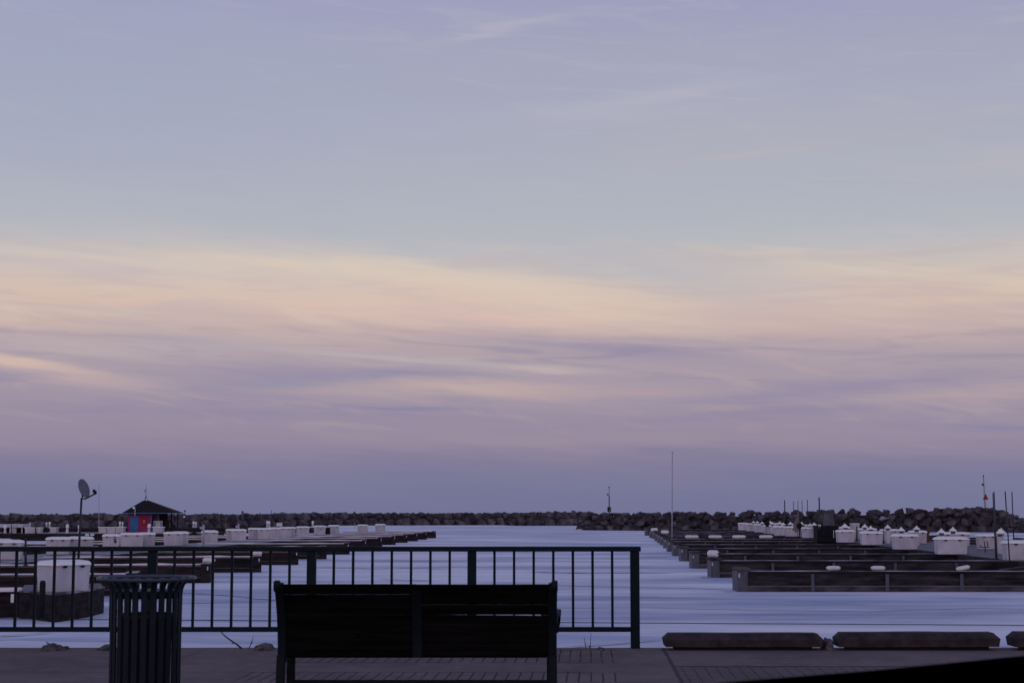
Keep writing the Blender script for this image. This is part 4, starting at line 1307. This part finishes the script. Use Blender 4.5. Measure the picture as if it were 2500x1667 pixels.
# covered stall at the photo's left edge
y = fy + 1.6; k = y / FPX
st = thing('covered_stall', 'pale flat roofed stall with open dark bays at the left photo edge', 'stall', (xu(28, y), y, DECK))
zr = ony(28, 1279, y).z - DECK; zb = ony(28, 1287.5, y).z - DECK
xa, xb = (-8 - 28) * k, (55 - 28) * k
MB().box(xa, xb, 0, 2.4, zb, zr).build('roof', 'white_gelcoat', st, bevel=.03)
MB().box((22 - 28) * k, (38 - 28) * k, .15, .3, 0, zb - .003).build('front_panel', 'white_gelcoat', st)
MB().box(xa + .05, xb - .05, 1.5, 1.56, 0, zb - .003).build('back_wall', 'shade_timber', st)
for xx in (xa + .1, xb - .2):
    MB().box(xx, xx + .1, .2, .3, 0, zb - .003).build('post', 'white_gelcoat', st)
# assorted slim posts
def slim(u, vt, vb, y, r, m, lab, name='post', cat='post', cap=False):
    b = Vector((xu(u, y), y, DECK))
    tp = ony(u, vt, y)
    t = thing(name, lab, cat, b)
    MB().cyl((0, 0, 0), tp - b, r, r * .8, 8).build('shaft', m, t)
    MB().cyl((0, 0, 0), (0, 0, .05), r * 2, r * 2, 10).build('foot_plate', m, t)
    if cap: MB().box(-r * 3.2, -r * .5, -.05, .05, (tp - b).z - .28, (tp - b).z - .12).build('arm', m, t, bevel=.01)
    return t
slim(2157.5, 1291, 1319, 108, .035, 'mast_metal', 'thin dark post between the third and fourth whole right boxes', 'pole', 'pole')
slim(2092, 1284, 1312, 116, .06, 'mast_metal', 'short dark post right of the box beside the black enclosure', 'post', 'post')
y = 127.0
t = thing('storage_locker', 'upright white locker rising behind the box beside the black enclosure', 'locker', (xu(2089.5, y), y, DECK))
MB().frustum(-.26, .26, 0, .6, 0, ony(2089, 1279, y).z - DECK, .04, .03).build('body', 'white_gelcoat', t, bevel=.02)
MB().box(-.33, .33, -.06, .66, ony(2089, 1279, y).z - DECK + .002, ony(2089, 1277, y).z - DECK).build('lid', 'white_lid', t, bevel=.015)
y = r_pos[0].y + .5
bd = MB(); bd.cyl((0, 0, .03), (ony(2520, 1378.5, y) - ony(2440, 1389, y)).xyz + Vector((0, .15, .03)), .028, .028, 8)
tag(bd.build('plank', 'rail_timber', loc=(xu(2440, y), y, DECK)), 'thin brown plank leaning up at the right edge of the nearest pier', 'plank')
slim(551, 1275.5, 1291, 150, .06, 'orange_paint', 'slim orange post behind the left row of white boxes')
slim(497, 1280, 1296, 100, .075, 'pale_mast', 'white standpipe post behind a dock box right of the kiosk', cap=True)
slim(582.5, 1278, 1292, 118, .07, 'pale_mast', 'white standpipe post with bracket between kiosk and signboard', cap=True)
slim(867 / 1.0 - 1, 1276, 1284, 200, .03, 'pale_mast', 'faint thin white stake near the channel end of the left dock')
slim(241.5, 1181, 1286, fy + 1.5, .035, 'pale_mast', 'faint tall whip pole left of the kiosk', 'flag_pole', 'pole')
slim(28, 1252, 1286, fy + 1.2, .04, 'mast_metal', 'dark thin pole over the covered stall', 'pole', 'pole')
slim(87, 1268, 1300, fy + .9, .05, 'mast_metal', 'short dark pole between the two left lockers', 'pole', 'pole')
slim(662.5, 1245.5, 1290, 190, .04, 'mast_metal', 'thin dark pole beside the twin pale pedestals', 'pole', 'pole')
slim(62.5, 1313, 1330, 63, .05, 'mast_metal', 'short dark pole standing behind the box at the left edge', 'pole', 'pole')
y = 270.0
b = ony(592, 1262, y)
t = thing('range_marker', 'pale blue marker post with pointed top on the far breakwater', 'marker', b)
hh = 16 * y / FPX
MB().cyl((0, 0, -.5), (0, 0, hh * .75), .13, .11).build('post', 'galvanised', t)
MB().lathe([(.24, hh * .62), (.20, hh * .78), (.03, hh)], 8).build('topmark', 'tarp_grey', t)
y = 210.0
t = thing('signboard', 'small pale signboard before the far breakwater, right of the kiosk', 'sign', (xu(682, y), y, DECK))
z0, z1 = ony(682, 1284.5, y).z - DECK, ony(682, 1275.5, y).z - DECK
MB().box(-.36, .36, -.03, .03, z0, z1).build('board', 'white_gelcoat', t, bevel=.01)
for xx in (-.28, .28):
    MB().box(xx - .03, xx + .03, .032, .07, 0, z1 - .05).build('leg', 'mast_metal', t)

# ================================================================== QUAY: CURBS, RAILING, CABLE, LITTER
CY = EDGE_Y - .36
for i, (u0, u1, vt, lab) in enumerate([(1623, 2011, 1547, 'long concrete quay curb beside the end of the railing'),
                                       (2046, 2443, 1545, 'second concrete quay curb, right of the one beside the railing'),
                                       (2478, 2860, 1544, 'concrete quay curb cut by the right edge of the photo')]):
    x0, x1 = xu(u0, CY, .05), xu(u1, CY, .05)
    zt = ony(u0, vt, CY).z
    t = thing('quay_curb', lab, 'curb', (x0, CY, 0), rz=[.004, -.003, .005][i], group='concrete curbs along the quay edge')
    L = x1 - x0; h = zt; c = .055
    mb = MB()
    prof = [(0, .034), (.30, .034), (.30, h - c), (.30 - c, h), (c, h), (0, h - c)]      # (y, z)
    n = 26
    vs, fs = [], []
    for j in range(n + 1):
        x = [0, .025, .05][j] if j < 3 else [L - .05, L - .025, L][j - n + 2] if j > n - 3 else .05 + (L - .10) * (j - 2) / (n - 4)
        ins = 0.0
        sc_ = 1.0
        if j == 0 or j == n: pass
        for (yy, zz) in prof:
            e = .004 * mnoise.noise((x * 3 + i * 7, yy * 9, zz * 9))
            xe = x + (.014 if zz < .05 and j == 0 else -.014 if zz < .05 and j == n else 0)
            d_end = min(x, L - x)
            if zz > h - .02: zz -= max(0, (.05 - d_end)) * .9
            zz = max(zz, .034)
            vs.append((xe, yy + e, zz + e))
    m_ = len(prof)
    for j in range(n):
        for q_ in range(m_):
            q2 = (q_ + 1) % m_
            fs.append((j * m_ + q_, j * m_ + q2, (j + 1) * m_ + q2, (j + 1) * m_ + q_))
    fs.append(tuple(range(m_))); fs.append(tuple(n * m_ + q_ for q_ in range(m_ - 1, -1, -1)))
    mb.add(vs, fs)
    mb.build('beam', 'concrete_curb', t)
    MB().box(.10, L - .10, .05, .24, 0.0, .032).build('foot_gap_shade', 'black_rubber', t)  # one black block for the feet and the shade in the gap around them

RY = onz(1550, 1581.5, 0).y
rail = thing('railing', 'dark teal metal railing with thin upright bars along the quay', 'railing', (0, RY, 0))
kx = (RY * math.cos(PITCH) + (.55 - CAMZ) * math.sin(PITCH)) / FPX
zt1, zt0 = ony(1250, 1333.5, RY).z, ony(1250, 1345.5, RY).z
zb1, zb0 = ony(1250, 1529.5, RY).z, ony(1250, 1541.5, RY).z
X_ = lambda u: (u - 1250) * kx
MB().box(X_(-830), X_(1564.5), -.055, .055, zt0, zt1).build('top_rail', 'teal_paint', rail, bevel=.006)
posts = [-800, -408, -15, 371, 760, 1152, 1550]
for j, u in enumerate(posts):
    MB().box(X_(u) - .044, X_(u) + .044, -.044, .044, 0.0, zt0 - .001).build('post', 'teal_paint', rail, bevel=.005)
for a, b2 in zip(posts[:-1], posts[1:]):
    MB().box(X_(a) + .045, X_(b2) - .045, -.022, .022, zb0, zb1).build('bottom_rail', 'teal_paint', rail, bevel=.004)
    for q_ in range(1, 8):
        xx = X_(a + (b2 - a) * (.1385 + .1205 * (q_ - 1)))
        MB().box(xx - .0125, xx + .0125, -.0125, .0125, zb1 + .001, zt0 - .001).build('baluster', 'teal_paint', rail)

# cable lying on the ice, seen as a straight thin line
ca = MB()
pts = []
for i in range(41):
    u = -60 + 2640 * i / 40
    p = onz(u, 1512.5 + 16 * (u / 2500) ** .9 if u > 0 else 1512.5, ICE)
    pts.append((p.x, p.y + .03 * mnoise.noise((i * .7, 0, 0)), ICE + .03))
ca.tube(pts, .013, 6)
tag(ca.build('cable', 'cable_black'), 'thin dark cable lying straight across the ice below the quay', 'cable')

def lump(u, wpx, hpx, label, vb=1580, seed=0, name='snow_lump'):
    yl = EDGE_Y - .22
    w = wpx / FPX * yl / 2; h = hpx / FPX * yl
    bm = bmesh.new(); bmesh.ops.create_icosphere(bm, subdivisions=4, radius=1)
    for v in bm.verts:
        p = v.co
        n = 1 + .30 * mnoise.noise(p * 1.6 + Vector((seed, 0, 0))) + .14 * mnoise.noise(p * 5 + Vector((seed, 0, 3)))
        v.co = Vector((p.x * w * n, p.y * .18 * n, max(-.02, p.z) * h * n))
    me = bpy.data.meshes.new(name); bm.to_mesh(me); bm.free()
    for p in me.polygons: p.use_smooth = True
    me.materials.append(MATS['dirty_snow'])
    o = bpy.data.objects.new(name, me); COL.objects.link(o)
    o.location = (xu(u, yl, 0), yl, 0)
    return tag(o, label, 'snow lump', 'dirty snow lumps on the quay edge')
lump(125, 46, 13, 'low dirty snow lump with a twig at the left of the quay', seed=1)
lump(152, 24, 7, 'flat dirty snow patch just right of the twig lump', seed=2.6)
lump(262, 40, 10, 'dirty snow lump half hidden behind the litter bin', seed=4)
lump(646, 46, 14, 'dirty snow lump just left of the bench', seed=7)
lump(1467, 18, 5, 'tiny dirty snow lump left of the last railing post', seed=9)
lump(2021, 30, 26, 'pale snow lump stuck between the two long quay curbs', seed=12)

def twig(u, v, paths, label, name='twig', r=.006):
    yl = EDGE_Y - .12
    b = ony(u, v, yl)
    t = MB()
    for path in paths:
        pts = [ony(a, c, yl + .05 * i) - b for i, (a, c) in enumerate(path)]
        t.tube(pts, [r * (1 - .6 * i / max(1, len(pts) - 1)) for i in range(len(pts))], 6)
    o = t.build(name, 'twig', loc=b)
    return tag(o, label, 'twig', 'dry twigs on the quay edge')
twig(124, 1578, [[(123, 1580), (119, 1571), (113, 1566)]], 'short bent twig stuck in the left snow lump', r=.011)
twig(570, 1580, [[(590, 1582), (578, 1572), (560, 1560), (547, 1550), (541, 1543), (543, 1541)], [(578, 1572), (572, 1568), (566, 1570)]], 'forked dry branch leaning up between bin and bench', r=.009)
twig(612, 1580, [[(608, 1582), (613, 1570), (619, 1552)], [(613, 1570), (617, 1565)]], 'thin dry stalk just left of the bench', r=.006)
twig(1430, 1581, [[(1431, 1583), (1428, 1570), (1426, 1553)], [(1429, 1575), (1432, 1566)]], 'thin dry grass stalk right of the bench', r=.004)
twig(1441, 1581, [[(1441, 1583), (1441.5, 1565), (1443, 1545)], [(1439, 1583), (1438, 1572)]], 'second dry grass stalk right of the bench, slightly taller', r=.004)

# ================================================================== LITTER BIN
BY = 10.9
bx = xu(357.0, BY, .7)
bin_ = thing('litter_bin', 'dark slatted metal litter bin with flared rim in front of the railing', 'litter bin', (bx, BY, 0))
zr = ony(356, 1411, BY).z
rr_ = 114.5 / FPX * BY
ring = [(rr_ * math.cos(2 * math.pi * i / 64), rr_ * math.sin(2 * math.pi * i / 64), zr) for i in range(64)]
MB().tube(ring, .0135, 10, True).build('rim', 'bin_rim_highlight', bin_)
rb = 83 / FPX * BY
NS = 25
for i in range(NS):
    a = 2 * math.pi * (i + .35) / NS
    mb = MB()
    prof = [(rb * .985, .05), (rb * .985, .30), (rb * .99, .60), (rb, zr - .11), (rb * 1.015, zr - .075), (rb * 1.06, zr - .045), (rb * 1.15, zr - .022), (rr_ - .008, zr - .004), (rr_ + .004, zr + .0145)]
    w = .0188
    vs, fs = [], []
    for r_, z_ in prof:
        for dr in (0, .006):
            vs += [((r_ + dr) , -w, z_), ((r_ + dr), w, z_)]
    for j in range(len(prof) - 1):
        q_ = 4 * j
        fs += [(q_, q_ + 1, q_ + 5, q_ + 4), (q_ + 2, q_ + 6, q_ + 7, q_ + 3), (q_, q_ + 4, q_ + 6, q_ + 2), (q_ + 1, q_ + 3, q_ + 7, q_ + 5)]
    fs += [(0, 2, 3, 1), (len(vs) - 4, len(vs) - 3, len(vs) - 1, len(vs) - 2)]
    mb.add(vs, fs, False, Matrix.Rotation(a, 4, 'Z'))
    o = mb.build('slat', 'bin_steel', bin_)
for z_ in (.08, zr - .10):
    rg = rb - .012
    MB().lathe([(rg - .004, z_ - .025), (rg, z_ - .025), (rg, z_ + .025), (rg - .004, z_ + .025)], 48).build('hoop', 'bin_steel', bin_)
def open_tub(r, z0, z1, th, m, name, parent):
    mb = MB(); n = 40
    prof = [(0.02, z0), (r * .93, z0), (r, z1 - .035), (r + .012, z1 - .034), (r + .012, z1), (r - th, z1), (r * .92, z0 + .02), (0.02, z0 + .02)]
    mb.lathe(prof, n)
    return mb.build(name, m, parent)
lin_ = open_tub(rb - .055, .06, ony(356, 1496, BY).z, .012, 'liner_plastic', 'liner', bin_)
MB().lathe([(rb - .05, z_) for z_ in (.03, .05)], 32).build('base_plate', 'bin_steel', bin_)
for a in (45, 135, 225, 315):
    MB().cyl((rb * .7 * math.cos(R(a)), rb * .7 * math.sin(R(a)), 0), (rb * .7 * math.cos(R(a)), rb * .7 * math.sin(R(a)), .03), .025).build('foot', 'bin_steel', bin_)

# ================================================================== BENCH
QY = 10.75
kq = QY / FPX
bl, br = xu(681, QY, .7), xu(1351, QY, .7)
bench = thing('bench', 'black slatted park bench seen from behind, facing the harbour', 'bench', ((bl + br) / 2, QY, 0))
hw = (br - bl) / 2
ztop = ony(1000, 1425, QY).z; zbot = ony(1000, 1602, QY + .1).z
NSL = 7
pitch = (ztop - zbot) / NSL
def back_y(z):
    f = (z - zbot) / (ztop - zbot)
    return .16 - .20 * f + .05 * math.sin(f * math.pi)
bk = MB()
for half in (0, 1):
    xa, xb = (-hw + .012, 0.0) if half == 0 else (.0003, hw - .012)
    for i in range(NSL):
        z0 = zbot + i * pitch; z1 = z0 + pitch - (.0012 if (i + half) % 2 else -.0005)
        if half == 1 and i == 4: z0 += 0.0
        if half == 1 and i == 3: z1 -= .0065
        tilt = 0.0
        ya, yb = back_y(z0), back_y(z1)
        th = .032
        if half == 1 and i == 3:
            pass
        vs = []
        for (xx, dz) in ((xa, .0062 if (half == 1 and i == 3) else 0), (xb, -.001 if (half == 1 and i == 3) else 0)):
            vs += [(xx, ya, z0), (xx, ya + th, z0 + .006), (xx, yb + th, z1 + dz + .004 * 0), (xx, yb, z1 + dz)]
        bk.add(vs, [(0, 1, 2, 3), (7, 6, 5, 4), (0, 4, 5, 1), (1, 5, 6, 2), (2, 6, 7, 3), (3, 7, 4, 0)])
bk.build('backrest', 'bench_wood', bench, bevel=.0025)
se = MB()
for i in range(6):
    y0 = .23 + i * .075
    z_ = .42 + .035 * (i / 5) ** 2
    se.box(-hw + .035, hw - .035, y0, y0 + .068, z_ - .035, z_)
se.build('seat', 'bench_wood', bench, bevel=.005)
for s in (-1, 1):
    x0 = -hw - .025 if s < 0 else hw - .03
    x1 = x0 + .055
    fr = MB()
    def plate(poly):
        n = len(poly)
        vs = [(x0, a, b_) for a, b_ in poly] + [(x1, a, b_) for a, b_ in poly]
        fs = [tuple(range(n)), tuple(range(2 * n - 1, n - 1, -1))] + [(i, n + i, n + (i + 1) % n, (i + 1) % n) for i in range(n)]
        fr.add(vs, fs)
    def strip(path, w):
        for (a, b_), (c_, d_) in zip(path[:-1], path[1:]):
            v = Vector((c_ - a, d_ - b_)).normalized(); n_ = Vector((-v.y, v.x)) * w
            plate([(a - n_.x, b_ - n_.y), (c_ - n_.x, d_ - n_.y), (c_ + n_.x, d_ + n_.y), (a + n_.x, b_ + n_.y)])
    ft = MB()
    def sweep(path, w, name):
        P_ = [Vector((0, a, b_)) for a, b_ in path]
        vs, fs = [], []
        for i, p in enumerate(P_):
            d_ = (P_[min(i + 1, len(P_) - 1)] - P_[max(i - 1, 0)]).normalized()
            n_ = Vector((0, -d_.z, d_.y)) * (w[i] if isinstance(w, list) else w)
            vs += [(x0, p.y - n_.y, p.z - n_.z), (x1, p.y - n_.y, p.z - n_.z), (x1, p.y + n_.y, p.z + n_.z), (x0, p.y + n_.y, p.z + n_.z)]
        for i in range(len(P_) - 1):
            for q_ in range(4):
                fs.append((4 * i + q_, 4 * i + (q_ + 1) % 4, 4 * i + 4 + (q_ + 1) % 4, 4 * i + 4 + q_))
        fs += [(3, 2, 1, 0), tuple(4 * (len(P_) - 1) + q_ for q_ in range(4))]
        return MB().add(vs, fs).build(name, 'cast_iron', bench, bevel=.006)
    up = [(-.075, ztop + .0), (-.035, ztop - .10), (.02, .66), (.075, .52), (.115, .42)]
    sweep([(back_y(z_) + .012, z_) for z_ in [ztop - .005 - i * (ztop - .40) / 8 for i in range(9)]], .030, 'back_upright')
    # scroll on top
    M = Matrix.Translation((x0 - .004 if s < 0 else x1 - .038, back_y(ztop) + .004, ztop - .012)) @ Matrix.Rotation(R(90), 4, 'Y')
    MB().lathe([(.006, 0), (.032, 0), (.037, .008), (.037, .032), (.032, .040), (.006, .040)], 20, M).build('scroll', 'cast_iron', bench)
    sweep([(.13, .41), (.10, .28), (.07, .12), (.05, .02), (.04, .0)], [.032, .028, .026, .026, .02], 'leg')
    sweep([(.16, .40), (.30, .385), (.50, .40), (.66, .42)], .026, 'seat_bearer')
    sweep([(.62, .40), (.60, .28), (.62, .14), (.67, .03), (.72, .0)], [.03, .026, .025, .026, .02], 'leg')
    ax0, ax1 = x0, x1
    ap_ = [(.10, .61), (.20, .655), (.34, .672), (.50, .668), (.60, .645), (.645, .59), (.62, .52)]
    aw_ = [.0, .012, .035, .040, .040, .038, .025]
    at_ = [.012, .016, .017, .017, .02, .022, .016]
    vs, fs = [], []
    for i, (a, b_) in enumerate(ap_):
        p0_, p1_ = ap_[max(i - 1, 0)], ap_[min(i + 1, 6)]
        d_ = Vector((p1_[0] - p0_[0], p1_[1] - p0_[1])).normalized()
        n_ = Vector((-d_.y, d_.x)) * at_[i]
        vs += [(x0 - aw_[i], a - n_.x, b_ - n_.y), (x1 + aw_[i], a - n_.x, b_ - n_.y), (x1 + aw_[i], a + n_.x, b_ + n_.y), (x0 - aw_[i], a + n_.x, b_ + n_.y)]
    for i in range(6):
        for q_ in range(4): fs.append((4 * i + q_, 4 * i + (q_ + 1) % 4, 4 * i + 4 + (q_ + 1) % 4, 4 * i + 4 + q_))
    fs += [(3, 2, 1, 0), (24, 25, 26, 27)]
    MB().add(vs, fs).build('armrest', 'cast_iron', bench, bevel=.005)
    x0, x1 = ax0, ax1
    sweep([(.615, .56), (.58, .50), (.60, .42)], .018, 'arm_support')
cb = MB()
vs, fs = [], []
for i in range(13):
    z_ = zbot - .008 + (ztop - .035 - zbot) * i / 12
    y_ = back_y(z_) - .011
    vs += [(-.030, y_ - .004, z_), (.030, y_ - .004, z_), (.030, y_ + .008, z_), (-.030, y_ + .008, z_)]
for i in range(12):
    for q_ in range(4): fs.append((4 * i + q_, 4 * i + (q_ + 1) % 4, 4 * i + 4 + (q_ + 1) % 4, 4 * i + 4 + q_))
fs += [(3, 2, 1, 0), (48, 49, 50, 51)]
cb.add(vs, fs, False, Matrix.Translation((-.0, 0, 0)))
cb.build('centre_strap', 'cast_iron', bench)
MB().box(-hw + .03, hw - .03, .25, .285, .205, .24).build('stretcher', 'cast_iron', bench, bevel=.006)

# ================================================================== PARKED CAR (only its bonnet shows at the lower right)
car = thing('parked_car', 'matt black car of which only the bonnet shows, lower right corner', 'car', (0, 0, 0))
CYM = 2.95
def loft(sections, name, m, parent):
    n = len(sections[0][1]); vs, fs = [], []
    for x, sec in sections:
        vs += [(x, CYM + a, z) for a, z in sec]
    for i in range(len(sections) - 1):
        for j in range(n - 1):
            fs.append((i * n + j, i * n + j + 1, (i + 1) * n + j + 1, (i + 1) * n + j))
    fs.append(tuple(range(n - 1, -1, -1))); fs.append(tuple((len(sections) - 1) * n + j for j in range(n)))
    mb = MB().add(vs, fs, True)
    return mb.build(name, m, parent)
def sec(w, zb, zs, zt, crown=.03):
    return [(-w * .93, zb), (-w, zb + .12), (-w, zs - .1), (-w * .98, zs), (-w * .90, zt - .02), (-w * .6, zt + crown * .5), (0, zt + crown * .6),
            (w * .6, zt + crown * .5), (w * .90, zt - .02), (w * .98, zs), (w, zs - .1), (w, zb + .12), (w * .93, zb)]
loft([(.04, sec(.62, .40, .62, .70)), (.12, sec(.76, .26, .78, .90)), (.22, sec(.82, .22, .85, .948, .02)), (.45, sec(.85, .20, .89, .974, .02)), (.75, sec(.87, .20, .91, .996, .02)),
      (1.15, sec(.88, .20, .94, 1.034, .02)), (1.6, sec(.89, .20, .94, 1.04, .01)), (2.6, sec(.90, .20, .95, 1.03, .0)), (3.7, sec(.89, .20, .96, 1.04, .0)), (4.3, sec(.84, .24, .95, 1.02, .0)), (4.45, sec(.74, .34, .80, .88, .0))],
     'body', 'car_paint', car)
def csec(w0, w1, z0, z1): return [(-w0, z0), (-w1, z1 - .05), (-w1 * .85, z1), (w1 * .85, z1), (w1, z1 - .05), (w0, z0)]
loft([(1.55, csec(.78, .72, 1.03, 1.06)), (2.25, csec(.80, .62, 1.02, 1.56)), (2.9, csec(.80, .62, 1.02, 1.62)), (3.6, csec(.80, .60, 1.03, 1.58)), (4.25, csec(.76, .60, 1.0, 1.10))], 'cabin', 'car_glass', car)
loft([(2.2, [(-.60, 1.555), (-.52, 1.585), (.52, 1.585), (.60, 1.555)]), (2.9, [(-.61, 1.615), (-.53, 1.645), (.53, 1.645), (.61, 1.615)]), (3.65, [(-.58, 1.57), (-.5, 1.60), (.5, 1.60), (.58, 1.57)])], 'roof', 'car_paint', car)
for xx in (.85, 3.55):
    for s in (-1, 1):
        wy = CYM + s * .80
        M = Matrix.Translation((xx, wy, .33)) @ Matrix.Rotation(R(90), 4, 'X')
        wh = MB().lathe([(.20, -.11), (.30, -.115), (.33, -.08), (.33, .08), (.30, .115), (.20, .11)], 32, M).build('tyre', 'black_rubber', car)
        MB().lathe([(.01, -.118), (.05, -.12), (.19, -.112), (.195, .112), (.05, .12), (.01, .118)], 24, M).build('rim', 'rim_alloy', wh)
for s in (-1, 1):
    MB().box(.035, .13, CYM + s * .55 - .16, CYM + s * .55 + .16, .66, .78).build('headlight', 'lamp_lens', car, bevel=.03, seg=2)
MB().box(1.72, 1.86, CYM - 1.08, CYM - .86, 1.05, 1.20).build('wing_mirror', 'car_paint', car, bevel=.03, seg=2)
